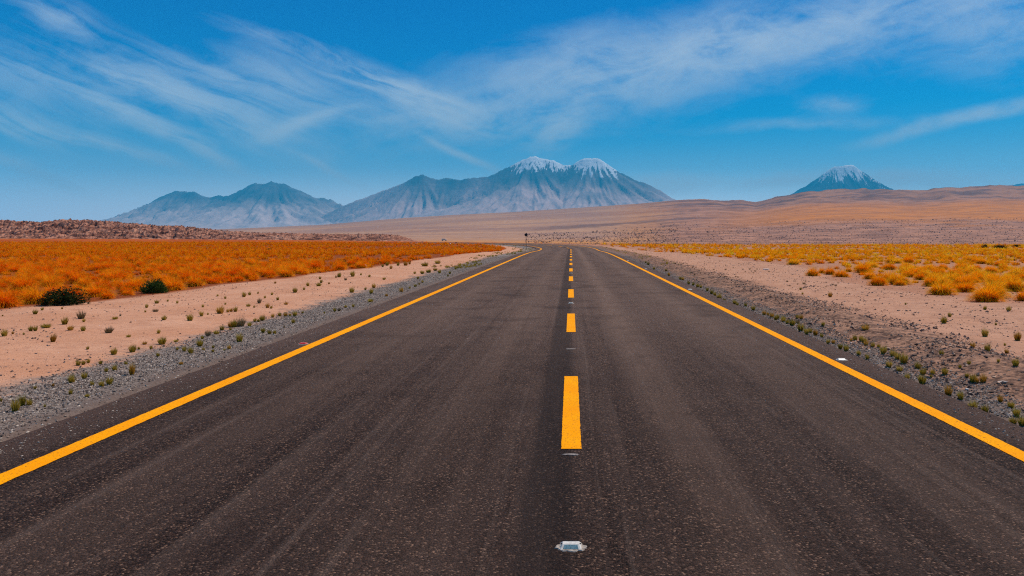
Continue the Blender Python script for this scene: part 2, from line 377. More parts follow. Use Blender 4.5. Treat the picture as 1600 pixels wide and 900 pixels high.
rm, t = material('asphalt')
pos = t.n('ShaderNodeNewGeometry').outputs['Position']
d = t.attr('road_d'); sv = t.attr('road_s')
lane = t.comb(d, t.m('MULTIPLY', sv, 0.035), 0.0)
wob = t.m('MULTIPLY', t.m('SUBTRACT', t.noise(t.comb(0.0, t.m('MULTIPLY', sv, 0.025), 0.0), 1.0, 2), 0.5), 0.4)
dw = t.m('ADD', d, wob)
def track(c, w): 
    q = t.m('DIVIDE', t.m('SUBTRACT', dw, c), w)
    return t.m('POWER', 2.718, t.m('MULTIPLY', t.m('MULTIPLY', q, q), -1.0))
tracks = t.m('ADD', t.m('ADD', track(0.85, .26), t.m('MULTIPLY', track(2.35, .34), .7)), t.m('ADD', t.m('MULTIPLY', track(-0.95, .3), .55), t.m('MULTIPLY', track(-2.7, .36), .5)))
streaks = t.noise(lane, 3.2, 5, 0.6)
patch = t.noise(pos, 0.9, 5, 0.6)
stone = t.n_sep(t.voro(pos, 88.0)); stone2 = t.n_sep(t.voro(pos, 150.0))
fine = t.noise(pos, 220.0, 2, 0.6)
far_sheen = t.ss(t.m('ADD', sv, t.m('MULTIPLY', t.m('SUBTRACT', patch, 0.5), 10.0)), 3.8, 17.0)  # grazing-angle sheen put into the colour: asphalt gets paler along the road
base = t.mix(far_sheen, t.mix(t.ss(stone[0], 0.2, 1.0), srgb(4, 1, 0), srgb(68, 47, 38)), t.mix(t.ss(stone[0], 0.1, 1.0), srgb(46, 32, 27), srgb(140, 111, 96)))
base = t.mix(t.ss(stone2[1], 0.55, 1.0, 0, 0.45), base, srgb(92, 68, 57))
base = t.mix(t.ss(stone[2], 0.86, 1.0, 0, .75), base, srgb(150, 115, 94))
base = t.mix(t.ss(stone2[2], 0.6, 0.95, 0, 0.7), base, srgb(20, 13, 11))
streak2 = t.noise(t.comb(t.m('MULTIPLY', dw, 2.6), t.m('MULTIPLY', sv, 0.02), 5.0), 3.0, 6, 0.7)
base = t.mix(t.m('MULTIPLY', t.ss(streaks, 0.35, 0.7), 0.26), base, srgb(110, 88, 77))
base = t.mix(t.m('MULTIPLY', t.ss(streak2, 0.52, 0.72), t.ss(patch, 0.3, 0.65, 0.06, 0.34)), base, srgb(134, 112, 100))
base = t.mix(t.m('MULTIPLY', t.ss(streak2, 0.46, 0.30), 0.35), base, srgb(40, 28, 24))
blot = t.noise(pos, 0.32, 6, 0.7, 0.4)
base = t.mix(t.ss(blot, 0.56, 0.70, 0, 0.5), base, srgb(30, 20, 16))
base = t.mix(t.m('MULTIPLY', tracks, t.m('MULTIPLY', t.ss(patch, 0.25, 0.7, 0.16, 0.56), t.m('ADD', t.m('MULTIPLY', far_sheen, 0.6), 0.4))), base, srgb(138, 110, 94))
base = t.mix(t.ss(patch, 0.46, 0.7, 0, 0.45), base, srgb(40, 27, 23))
seam = t.m('MULTIPLY', t.ss(t.m('ABSOLUTE', t.m('ADD', d, 0.14)), 0.20, 0.10), 0.55)
base = t.mix(seam, base, srgb(36, 27, 24))
edge_d = t.mix(t.ss(streaks, 0.3, 0.7), srgb(104, 80, 70), srgb(84, 64, 56))
base = t.mix(t.m('MULTIPLY', t.m('MAXIMUM', t.ss(d, -3.8, -4.3), t.ss(d, 3.3, 3.6)), 0.45), base, edge_d)
hb = t.m('ADD', t.m('MULTIPLY', t.voro(pos, 88.0, 'F1', 'Distance'), -0.8), t.m('ADD', t.m('MULTIPLY', stone2[0], 0.3), t.m('MULTIPLY', fine, 0.4)))
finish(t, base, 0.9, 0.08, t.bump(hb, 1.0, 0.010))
offs = [PAVE_L - 0.03, PAVE_L] + list(np.linspace(-4.2, 3.6, 33)) + [PAVE_R, PAVE_R + 0.03]
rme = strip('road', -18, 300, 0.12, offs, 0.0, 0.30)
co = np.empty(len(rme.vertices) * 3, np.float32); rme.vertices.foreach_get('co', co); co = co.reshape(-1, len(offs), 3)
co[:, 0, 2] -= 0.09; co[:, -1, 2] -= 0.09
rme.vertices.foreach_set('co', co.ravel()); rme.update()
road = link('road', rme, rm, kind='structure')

pm, t = material('yellow_road_paint')
pos = t.n('ShaderNodeNewGeometry').outputs['Position']
n1_ = t.noise(pos, 60.0, 4, 0.7); n2_ = t.noise(pos, 2.0, 4)
pc = t.mix(t.ss(n2_, 0.3, 0.7), (0.90, 0.30, 0.0), (0.96, 0.36, 0.0))
pc = t.mix(t.ss(t.m('ADD', n1_, t.m('MULTIPLY', t.m('SUBTRACT', n2_, .5), .12)), 0.585, 0.64, 0, 0.9), pc, srgb(72, 52, 38))
pc = t.mix(t.ss(t.noise(pos, 9.0, 5, .7), .5, .8, 0, .4), pc, (0.70, 0.24, 0.004))
finish(t, pc, 0.9, 0.05, t.bump(t.noise(pos, 180.0, 3), 0.5, 0.004))
def paint(name, s0, s1, o0, o1, ds, rag):
    return link(name, strip(name, s0, s1, ds, [o0, (o0 + o1) / 2, o1], 0.004, rag, o0 * 3.1 + s0), pm, road)
paint('edge_line', -18, 280, -3.80, -3.64, 0.03, 0.010)
paint('edge_line', -18, 280, 3.18, 3.33, 0.03, 0.010)
for k in range(-2, 24):
    s0 = 5.93 + 7.08 * k
    paint('centre_dash', s0, s0 + 3.02, -0.072, 0.078, 0.03, 0.008)

# ------------------------------------------------------------------ mountains
def mountain_material(name, rock, sand_haze, dark, zlo, zhi):
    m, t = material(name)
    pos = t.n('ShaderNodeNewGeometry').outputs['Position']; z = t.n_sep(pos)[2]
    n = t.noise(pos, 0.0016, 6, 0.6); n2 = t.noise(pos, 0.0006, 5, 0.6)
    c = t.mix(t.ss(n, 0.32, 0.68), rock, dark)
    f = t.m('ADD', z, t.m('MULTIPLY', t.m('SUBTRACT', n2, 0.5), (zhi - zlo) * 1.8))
    c = t.mix(t.ss(f, zhi, zlo), c, t.mix(t.ss(n, 0.3, 0.7), sand_haze, tuple(x * .8 for x in sand_haze)))  # sandy lower slopes, paled and raised to put the base haze into the colour
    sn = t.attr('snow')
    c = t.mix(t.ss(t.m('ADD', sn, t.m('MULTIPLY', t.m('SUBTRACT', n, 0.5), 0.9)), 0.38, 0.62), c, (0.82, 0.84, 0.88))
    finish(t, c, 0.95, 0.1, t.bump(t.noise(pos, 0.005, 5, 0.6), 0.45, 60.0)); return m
def mountain(name, D, sil, base_py, mat, peaks=(), slope=0.62, depth=1.0, gully=0.16, seed=0.0, nx=340, ny=150, snow_py=None, rough=0.012, wander=0.03, lcf=1.15):
    sil = np.array(sil, float); k = D / F_PX
    xs = np.linspace(sil[0, 0], sil[-1, 0], 220); ysl = np.interp(xs, sil[:, 0], sil[:, 1])
    ridge_y = D * (1 + wander * fbm(xs / 90 + seed, xs * 0 + seed, 3))
    sc = ridge_y / D
    RX = (xs - VX) * k * sc; RZ = EYE + (VY - ysl) * k * sc; zb = EYE + (VY - base_py) * k
    H = RZ.max() - zb; reach = H * 4.6 * depth
    gx = np.linspace(RX.min() - reach * .12, RX.max() + reach * .12, nx); gy = np.linspace(D - reach, D + reach * .6, ny)
    GX, GY = np.meshgrid(gx, gy); Z = np.full(GX.shape, -1e9); SI = np.zeros(GX.shape); DIST = np.zeros(GX.shape); AN = np.zeros(GX.shape)
    Lc = H * lcf
    for i in range(len(xs)):
        dd = np.hypot(GX - RX[i], GY - ridge_y[i])
        zz_ = RZ[i] - slope * Lc * (1 - np.exp(-dd / Lc)) - 0.09 * dd
        b = zz_ > Z
        Z[b] = zz_[b]; SI[b] = RX[i]; DIST[b] = dd[b]; AN[b] = np.arctan2(GX - RX[i], -(GY - ridge_y[i]))[b]
    lat = SI + AN * H * 0.55
    gl = ridged(lat / (H * 0.16) + seed, DIST / (H * 1.6), 4, 0.55)
    amp = gully * H * sstep(DIST, 0, H * 0.7) * (1 - 0.55 * sstep(DIST, H * 1.2, H * 3))
    Z = Z + (gl - 0.72) * amp + (ridged(GX / (H * .20) + seed, GY / (H * .20), 5, .6) - .75) * H * rough * (1.4 - sstep(DIST, H, H * 3))
    Z = np.maximum(Z, zb - 900)
    snow = np.zeros(Z.shape)
    if snow_py:
        st = fbm(lat / (H * .030) + 3, DIST / (H * .6), 4, .6); sb = fbm(GX / (H * .25) + seed, GY / (H * .25), 3)
        pyv = VY - (Z - EYE) / (GY / F_PX)
        for (x0, x1, top, low, dens) in snow_py:
            pxv = VX + GX / GY * F_PX
            w = sstep(pxv, x0 - 8, x0 + 8) * (1 - sstep(pxv, x1 - 8, x1 + 8))
            hgt = (low - pyv) / (low - top)
            snow = np.maximum(snow, w * np.clip(dens * np.clip(hgt, 0, 1.1) + 0.85 * st * (hgt > -.1) + 0.3 * sb - 0.14, 0, 1) * sstep(hgt, -.05, .12))
    me = np_mesh(name, np.stack([GX, GY, Z], -1).reshape(-1, 3), grid_faces(ny, nx), {'snow': snow.ravel()}, smooth=True)
    return link(name, me, mat, kind='structure')

K = 26000 / F_PX
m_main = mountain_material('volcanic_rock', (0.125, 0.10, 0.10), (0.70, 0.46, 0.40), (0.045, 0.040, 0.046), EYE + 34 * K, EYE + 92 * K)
MAIN = [(500, 338), (540, 318), (575, 306), (600, 296), (625, 287), (648, 275), (660, 271.5), (670, 275), (680, 279.5), (700, 277), (718, 279.5), (745, 276), (765, 274), (780, 267),
        (800, 257), (815, 249), (828, 244), (836, 242.5), (846, 246), (862, 249), (872, 252), (880, 257), (894, 257), (903, 251), (912, 246), (922, 245), (934, 245.5),
        (944, 252), (955, 260), (970, 269), (990, 279), (1012, 286.5), (1030, 296), (1048, 307), (1062, 314), (1085, 324)]
mountain('mountain', 26000, MAIN, 352, m_main, slope=0.78, seed=2.3, nx=460, ny=190,
         snow_py=[(796, 894, 240, 284, 1.22), (896, 970, 243, 294, 1.18), (640, 664, 268, 282, .35)], gully=0.15)
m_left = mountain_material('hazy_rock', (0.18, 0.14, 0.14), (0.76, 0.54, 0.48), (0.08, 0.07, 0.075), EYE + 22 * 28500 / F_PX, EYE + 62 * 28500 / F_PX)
LEFT = [(90, 362), (165, 344), (190, 337), (220, 325), (240, 313), (262, 301), (275, 297), (303, 298.5), (314, 304), (324, 308), (334, 306), (342, 303), (350, 306), (360, 304), (375, 296.5),
        (390, 289), (400, 284.5), (412, 287), (424, 282), (434, 285), (445, 286), (460, 293), (478, 301), (492, 308), (506, 308), (516, 310), (530, 317), (560, 328), (620, 345)]
mountain('mountain', 28500, LEFT, 362, m_left, slope=0.66, seed=7.9, nx=380, ny=150, gully=0.2, rough=0.035)
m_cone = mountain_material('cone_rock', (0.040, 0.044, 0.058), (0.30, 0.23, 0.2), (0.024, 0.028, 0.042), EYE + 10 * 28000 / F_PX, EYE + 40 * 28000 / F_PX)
CONE = [(1215, 315), (1245, 297.5), (1262, 288), (1280, 276), (1294, 266), (1304, 259), (1312, 258.5), (1322, 257.5), (1334, 257.5), (1341, 263), (1352, 270), (1368, 281), (1382, 289), (1395, 296), (1425, 315)]
mountain('mountain', 28000, CONE, 325, m_cone, slope=0.86, seed=4.4, nx=260, ny=150, gully=0.13, wander=0.012,
         snow_py=[(1276, 1390, 253, 312, 1.0)])
mountain('mountain', 30500, [(1545, 300), (1575, 289), (1592, 286.5), (1612, 284), (1640, 288), (1690, 305)], 312, m_cone, slope=0.6, seed=9.1, nx=90, ny=60)

# ------------------------------------------------------------------ rocky ridge beyond the left field
hm, t = material('ridge_rock')
pos = t.n('ShaderNodeNewGeometry').outputs['Position']
n = t.noise(t.vm('MULTIPLY', pos, (0.5, 0.5, 1.1)), 0.5, 6, 0.7); n2 = t.noise(pos, 0.06, 4)
c = t.mix(t.ss(n, 0.35, 0.62), srgb(104, 58, 44), srgb(196, 136, 108))
c = t.mix(t.ss(n2, 0.5, 0.7, 0, 0.5), c, srgb(214, 160, 130))
c = t.mix(t.ss(t.attr('crag'), 0.2, 0.7, 0, 0.7), c, srgb(84, 48, 38))
finish(t, c, 0.95, 0.15, t.bump(t.noise(pos, 1.1, 5, 0.7), 1.0, 0.5))
RIDGE_Y = 430.0; kk = RIDGE_Y / F_PX
RID = [(-420, 352), (-200, 348), (-60, 343), (0, 344), (20, 345), (45, 347.5), (80, 346), (105, 343.5), (140, 344.5), (170, 346), (200, 350), (240, 353), (280, 354), (330, 360), (400, 364), (460, 365), (540, 366), (600, 366), (620, 368), (634, 373), (655, 377), (690, 380)]
xs = np.linspace(-420, 690, 1150); ridge = interp(xs, RID)
gx = (xs - VX) * kk; gy = np.linspace(RIDGE_Y - 42, RIDGE_Y + 60, 130)
GX, GY = np.meshgrid(gx, gy); top = EYE + (VY - np.repeat(ridge[None], len(gy), 0)) * kk
gz = ground(GX, GY); tt = (GY - RIDGE_Y + 6 * fbm(GX / 30, GX * 0, 2)) / 42.0
prof = np.where(tt < 0, sstep(1 + tt, 0.0, 0.95) ** 0.8, 1 - 0.9 * sstep(tt, 0.05, 1.4))
hh = (top - gz)
cr = ridged(GX / 9 + .35 * fbm(GX / 20, GY / 6, 2), GY / 5, 4, 0.6); blk = np.abs(fbm(GX / 2.6, GY / 1.6, 3, .6))
Z = gz + hh * prof + (cr - 0.8) * 2.4 * sstep(prof, 0.03, .3) * np.clip(hh / 6, .35, 1.2) + blk * 1.7 * sstep(prof, .02, .2) * np.clip(hh / 6, .3, 1.2) - .3 - 0.8 * (1 - sstep(prof, 0, .04))
link('rocky_hill', np_mesh('rocky_hill', np.stack([GX, GY, Z], -1).reshape(-1, 3), grid_faces(len(gy), len(xs)), {'crag': np.clip(1 - cr, 0, 1).ravel()}), hm, kind='structure')

# ------------------------------------------------------------------ haze
hz, t = material('haze_air')
pv = t.n('ShaderNodeVolumePrincipled'); pv.inputs['Color'].default_value = (0.035, 0.59, 1.0, 1); pv.inputs['Density'].default_value = 4.4e-5
pv.inputs['Anisotropy'].default_value = 0.0
hz.cycles.volume_sampling = 'DISTANCE'
t.l(pv.outputs[0], t.n('ShaderNodeOutputMaterial').inputs['Volume'])
zmin = float(min(ZZ.min(), -70)) - 400.0
bx = np.array([(x, yy, z) for x in (-34000, 34000) for yy in (-6000, 32500) for z in (zmin, 2720)], float)
bf = [(0, 1, 3, 2), (4, 6, 7, 5), (0, 4, 5, 1), (2, 3, 7, 6), (0, 2, 6, 4), (1, 5, 7, 3)]
link('haze', np_mesh('haze', bx, bf), hz, kind='stuff')

# ------------------------------------------------------------------ grass
def blades(rng, nb, base_r, length, spread, width, segs, droop, clump=0.0, lean=(0, 0)):
    """Blades of one tuft as triangles; returns vertices, faces, per-vertex random, per-vertex height fraction."""
    az = rng.rand(nb) * 2 * np.pi; q = np.sqrt(rng.rand(nb))
    bx_, by_ = base_r * q * np.cos(az), base_r * q * np.sin(az)
    az2 = az + rng.randn(nb) * 0.5; tilt = spread * (0.12 + 0.88 * q) * (0.75 + 0.4 * rng.rand(nb))
    L = length * ((0.72 + 0.33 * rng.rand(nb)) if length < .9 else (0.5 + 0.5 * rng.rand(nb)) * (1.15 - .4 * q)); w = width * (0.6 + 0.8 * rng.rand(nb)); tint = rng.rand(nb)
    face = rng.rand(nb) * np.pi
    pts = []; px = bx_.copy(); py = by_.copy(); pz = np.full(nb, -0.015 * length / 0.4)
    for k in range(segs + 1):
        f = k / segs; ww = w * (1 - f ** 1.6) if k < segs else w * 0
        pts.append((px.copy(), py.copy(), pz.copy(), ww, f))
        a = tilt + droop * f * (0.5 + tilt)
        st = L / segs
        px = px + np.sin(a) * np.cos(az2) * st + lean[0] * st * f; py = py + np.sin(a) * np.sin(az2) * st + lean[1] * st * f
        pz = np.maximum(pz + np.cos(a) * st, 0.0)
    V, T, Hf = [], [], []
    cxv, cyv = np.cos(face), np.sin(face)
    for (x, yv, z, ww, f) in pts[:-1]:
        V.append(np.stack([x - cxv * ww / 2, yv - cyv * ww / 2, z], 1)); V.append(np.stack([x + cxv * ww / 2, yv + cyv * ww / 2, z], 1))
        T += [tint, tint]; Hf += [np.full(nb, f)] * 2
    x, yv, z, ww, f = pts[-1]; V.append(np.stack([x, yv, z], 1)); T.append(tint); Hf.append(np.full(nb, 1.0))
    i = np.arange(nb); Fs = []
    for k in range(segs - 1):
        a, b, c_, d_ = (2 * k) * nb + i, (2 * k + 1) * nb + i, (2 * k + 3) * nb + i, (2 * k + 2) * nb + i
        Fs += [np.stack([a, b, c_], 1), np.stack([a, c_, d_], 1)]
    a, b = (2 * segs - 2) * nb + i, (2 * segs - 1) * nb + i
    Fs.append(np.stack([a, b, 2 * segs * nb + i], 1))
    return np.concatenate(V), np.concatenate(Fs), np.concatenate(T), np.concatenate(Hf)

def grass_material(name, stops, tip, tipf, trans):
    m, t = material(name)
    r = t.attr('tint'); oi = t.n('ShaderNodeObjectInfo').outputs['Random']
    pos = t.n('ShaderNodeNewGeometry').outputs['Position']
    big = t.noise(pos, 0.35, 3)
    f = t.m('ADD', t.m('MULTIPLY', r, 0.5), t.m('ADD', t.m('MULTIPLY_ADD', oi, 0.4, 0.06), t.m('MULTIPLY', t.ss(big, .3, .7), 0.22)))
    c = t.ramp(f, stops)
    if name == 'golden_grass': c = t.mix(t.ss(t.n_sep(pos)[0], 3.0, -6.0, 0, 1), c, t.mix(1.0, c, (0.97, 0.80, 0.5), 'MULTIPLY'))
    if name == 'golden_grass': c = t.mix(t.ss(t.n_sep(pos)[0], -3.0, 6.0, 0, .55), c, t.mix(1.0, c, (1.0, 1.62, 2.5), 'MULTIPLY'))
    c = t.mix(t.m('MULTIPLY', t.ss(t.attr('along'), 0.5, 1.0), tipf), c, tip)
    b = t.n('ShaderNodeBsdfDiffuse'); tr = t.n('ShaderNodeBsdfTranslucent'); t.l(c, b.inputs[0]); t.l(c, tr.inputs[0])
    mx = t.n('ShaderNodeMixShader'); mx.inputs[0].default_value = trans; t.l(b.outputs[0], mx.inputs[1]); t.l(tr.outputs[0], mx.inputs[2])
    t.l(mx.outputs[0], t.n('ShaderNodeOutputMaterial').inputs[0]); return m
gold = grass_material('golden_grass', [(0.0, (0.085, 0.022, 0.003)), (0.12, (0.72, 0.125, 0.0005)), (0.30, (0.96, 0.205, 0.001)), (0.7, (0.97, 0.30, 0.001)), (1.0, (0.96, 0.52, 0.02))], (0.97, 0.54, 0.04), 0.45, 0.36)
olive = grass_material('olive_grass', [(0.0, (0.13, 0.095, 0.012)), (0.4, (0.27, 0.19, 0.018)), (0.75, (0.44, 0.29, 0.03)), (1.0, (0.60, 0.41, 0.09))], (0.42, 0.29, 0.07), 0.4, 0.3)
amber = grass_material('amber_grass', [(0.0, (0.24, 0.10, 0.012)), (0.4, (0.42, 0.19, 0.02)), (0.75, (0.55, 0.28, 0.03)), (1.0, (0.62, 0.38, 0.08))], (0.55, 0.34, 0.08), 0.4, 0.3)
greyb = grass_material('dry_brown_grass', [(0.0, (0.10, 0.06, 0.025)), (0.5, (0.22, 0.14, 0.06)), (1.0, (0.38, 0.26, 0.13))], (0.25, 0.18, 0.12), 0.4, 0.2)
shrubm = grass_material('dark_shrub', [(0.0, (0.010, 0.016, 0.006)), (0.5, (0.024, 0.034, 0.011)), (1.0, (0.06, 0.07, 0.022))], (0.06, 0.07, 0.022), 0.3, 0.15)
greenm = grass_material('green_shrub', [(0.0, (0.016, 0.032, 0.008)), (0.5, (0.035, 0.065, 0.014)), (1.0, (0.08, 0.11, 0.025))], (0.07, 0.10, 0.02), 0.3, 0.2)
rng = np.random.RandomState(11)
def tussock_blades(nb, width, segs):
    """Live arching blades with a skirt of short dead leaves, darkened to carry the shade at the base."""
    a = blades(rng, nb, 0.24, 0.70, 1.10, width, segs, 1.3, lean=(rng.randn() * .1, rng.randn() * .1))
    b = blades(rng, max(4, int(nb * .32)), 0.34, 0.29, 0.85, width * 1.5, max(1, segs - 1), 0.6)  # dead leaves; their dark tone also paints the base shade
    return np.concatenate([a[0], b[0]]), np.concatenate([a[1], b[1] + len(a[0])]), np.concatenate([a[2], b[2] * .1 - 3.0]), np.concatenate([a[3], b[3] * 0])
def tuft_mesh(name, mat, *a, **k):
    V, Fs, T, Hf = blades(rng, *a, **k); me = np_mesh(name, V, Fs, {'tint': T, 'along': Hf}); me.materials.append(mat); return me
# unit tussock: about 1 m across, 0.62 m tall
TUSS = []
for _ in range(7):
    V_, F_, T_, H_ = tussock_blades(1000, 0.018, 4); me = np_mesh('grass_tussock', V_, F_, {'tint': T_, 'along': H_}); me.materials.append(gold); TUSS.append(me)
# unit tuft: 1 m tall
TUFT = {m.name: [tuft_mesh('grass_tuft', m, 190, 0.20 + .08 * rng.rand(), 1.0, 0.42 + .2 * rng.rand(), 0.05, 3, 0.25, lean=(rng.randn() * .12, rng.randn() * .12)) for _ in range(4)] for m in (olive, amber, greyb)}

# golden tussocks placed where the photograph shows them in front of the right-hand field: x, y of the base, width px, height px
FRONT = [(1270, 431, 21, 16), (1284, 427, 12, 10), (1297, 429, 18, 14), (1315, 433, 25, 14), (1326, 425, 12, 10), (1372, 446, 28, 20), (1390, 441, 28, 22), (1406, 446, 17, 13),
         (1438, 437, 19, 14), (1471, 460, 40, 25), (1506, 448, 38, 22), (1542, 471, 48, 30), (1548, 438, 28, 14), (1586, 455, 34, 26), (1600, 470, 26, 21), (1350, 423, 30, 16), (1418, 433, 24, 15),
         (1360, 436, 22, 15), (1455, 447, 26, 20), (1486, 441, 28, 20), (1560, 448, 30, 22), (1526, 440, 26, 18)]
tl = []                                               # (X, Y, z, width m, height m, notable)
for (px, py, w, h) in FRONT:
    X, Yv, z = px_ground(px, py); tl.append((X, Yv, z, w / F_PX * Yv * 1.1, h / F_PX * Yv * 1.12, True))
taken = [(a[0], a[1], a[3] * .45) for a in tl]
# shrubs: px, py, width, height, material, label
SHR = [(99, 476, 64, 25, shrubm, 'dark rounded shrub at the near edge of the golden field, left of the green shrub'),
       (242, 458, 36, 20, greenm, 'dark green upright shrub at the edge of the golden grass above pale sand'),
       (1539, 388, 10, 6, shrubm, 'small dark round shrub on the far rim of the golden field'),
       (1562, 388, 20, 6, shrubm, 'wide dark low shrub on the far rim of the golden field'),
       (1588, 386, 13, 4, shrubm, 'flat brown dark shrub on the far rim nearest the frame edge'),
       (420, 392, 9, 4, greenm, 'small olive shrub among the golden tussocks'), (538, 412, 10, 5, shrubm, 'small dark low shrub inside the golden grass')]
for sh in SHR:
    X, Yv, z = px_ground(sh[0], sh[1]); taken.append((X, Yv, sh[2] / F_PX * Yv * .42))
def scatter(n, x0, x1, y0, y1, seed):
    r = np.random.RandomState(seed); return r.rand(n) * (x1 - x0) + x0, r.rand(n) * (y1 - y0) + y0, r
cand = []
for (n, x0, x1, y0, y1, sd) in [(170000, -200, -5, 10, 252, 3), (34000, 5, 120, 12, 150, 4)]:
    X, Yv, r = scatter(n, x0, x1, y0, y1, sd)
    u = X / Yv; keep = (u > -0.86) & (u < 0.72)
    fm = field_mask(X, Yv)
    patchy = fbm(X / 11 + 2, Yv / 16, 3)
    dd = road_d(X, Yv)
    thin = np.where((u > -0.30) & (u < 0) & (Yv > 45), 0.42 + 0.9 * patchy, 0.75 + 1.1 * patchy)
    thin = np.where((u > 0) & (dd < 15), thin * sstep(dd + 2.5 * patchy, 9.5, 15), thin)
    keep &= (r.rand(n) < fm * np.clip(thin, .08, 1)) & (fm > .3)
    lim = np.where(u < 0, interp(u, [(-.9, 185), (-.72, 175), (-.45, 170), (-.2, 155), (0, 140)]), 132)
    keep &= Yv < lim
    w = 0.34 + 0.50 * r.rand(n) ** 1.8; 
    for (tx, ty, tr) in taken: keep &= np.hypot(X - tx, Yv - ty) > tr + .3
    cand.append(np.stack([X, Yv, w, w * (0.52 + .2 * r.rand(n))], 1)[keep])
cand = np.concatenate(cand)
# thin out overlaps on a coarse hash grid
cell = {}; kept = []
for row in cand:
    X, Yv, w, h = row; kx, ky = int(math.floor(X / 0.46)), int(math.floor(Yv / 0.46))
    if (kx, ky) in cell: continue
    ok = True
    for ax in (-1, 0, 1):
        for ay in (-1, 0, 1):
            q = cell.get((kx + ax, ky + ay))
            if q is not None and math.hypot(q[0] - X, q[1] - Yv) < (0.41 if X < 0 else .46): ok = False
    if ok: cell[(kx, ky)] = row; kept.append(row)
kept = np.array(kept); kz = ground(kept[:, 0], kept[:, 1])
inview = (np.abs((kept[:, 0] / kept[:, 1]) + 0.0735) < 0.655)
size = kept[:, 2] / kept[:, 1] * inview
order = np.argsort(-size); NIND = 292 - len(tl)
for i in order[:NIND]: tl.append((kept[i, 0], kept[i, 1], kz[i], kept[i, 2], kept[i, 3], False))
rest_i = order[NIND:]
FL = ['golden tussock at the tip of the front row, nearest the bare stony sand', 'golden tussock with dark shaded base standing apart on the stony verge']
rr = random.Random(4)
NOTE = {1542: 'largest golden dome tussock standing out on the stony sand, dark at its base', 1471: 'golden dome tussock just behind the largest one, beside bare stony sand',
        1600: 'golden tussock cut by the frame edge beside the largest dome', 1270: 'small golden tussock with a dark base at the start of the front row',
        1297: 'small golden tussock, third in the front row of the stony verge', 1315: 'low wide golden tussock leaning over in the front row', 1372: 'golden tussock at the front of the middle clump by the verge',
        1406: 'small golden tussock beside the middle clump, in front of gravel', 1438: 'small dark based tussock between the middle clump and the domes', 1586: 'tall golden tussock behind the largest dome at the frame edge',
        1284: 'tiny golden tussock between two small ones in the front row', 1390: 'taller golden tussock behind the middle clump by the verge', 1506: 'wide spreading golden tussock behind the two domes'}
for i, (X, Yv, z, w, h, note) in enumerate(tl):
    o = bpy.data.objects.new('grass_tussock', TUSS[i % len(TUSS)]); COL.objects.link(o)
    o.location = (X, Yv, z); o.scale = (w * .80, w * .80, h / 0.50); o.rotation_euler = (0, 0, rr.uniform(-.6, .6) if False else rr.uniform(0, 6.283))
    side = 'left' if X < 0 else 'right'; m_edge = abs(road_d(np.array(X), np.array(Yv)))
    lab = NOTE.get(FRONT[i][0]) if note else None
    if lab is None:
        if note: lab = 'golden tussock in the front rows behind the two big domes of the verge'
        elif side == 'left': lab = 'golden bunchgrass tussock of the field beyond the pale sand strip' if m_edge > 14.5 else 'golden bunchgrass tussock on the fringe of the field by the pale sand'
        else: lab = 'golden bunchgrass tussock of the field behind the stony verge' if m_edge > 12.5 else 'golden bunchgrass tussock on the fringe of the field by the stony verge'
    o['label'] = lab; o['category'] = 'grass tussock'; o['group'] = 'golden tussocks of the %s field' % side

def merged(name, mat, pts, nbs, segs, width, **props):
    lib = [tussock_blades(nbs, width, segs) for _ in range(6)]
    Vs, Fs, Ts, Hs = [], [], [], []; off = 0; r = np.random.RandomState(2)
    for n_, (X, Yv, w, h, z) in enumerate(pts):
        Vb, Fb, Tb, Hb = lib[n_ % 6]; a = r.rand() * 6.283; c_, s_ = math.cos(a), math.sin(a); q = r.rand()
        Vs.append(np.stack([(Vb[:, 0] * c_ - Vb[:, 1] * s_) * w * .84 + X, (Vb[:, 0] * s_ + Vb[:, 1] * c_) * w * .84 + Yv, Vb[:, 2] * h / .50 + z], 1).astype(np.float32))
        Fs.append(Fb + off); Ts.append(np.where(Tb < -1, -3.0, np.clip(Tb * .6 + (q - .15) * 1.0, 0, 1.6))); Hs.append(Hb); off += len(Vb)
    return np.concatenate(Vs), np.concatenate(Fs), np.concatenate(Ts), np.concatenate(Hs)
allp = np.concatenate([kept[rest_i], kz[rest_i][:, None]], 1)
A = allp[allp[:, 1] < 60]; B = allp[(allp[:, 1] >= 60) & (allp[:, 1] < 115)]; Cc = allp[allp[:, 1] >= 115]
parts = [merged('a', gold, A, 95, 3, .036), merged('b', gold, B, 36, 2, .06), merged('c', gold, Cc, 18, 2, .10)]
off = 0; Vs, Fs, Ts, Hs = [], [], [], []
for p in parts:
    Vs.append(p[0]); Fs.append(p[1] + off); Ts.append(p[2]); Hs.append(p[3]); off += len(p[0])
link('dry_grass', np_mesh('dry_grass', np.concatenate(Vs), np.concatenate(Fs), {'tint': np.concatenate(Ts), 'along': np.concatenate(Hs)}), gold, kind='stuff',
     label='mass of golden bunchgrass covering the plain on both sides of the road', category='grass')
print('tussocks', len(tl), 'mass', len(allp), [len(A), len(B), len(Cc)])

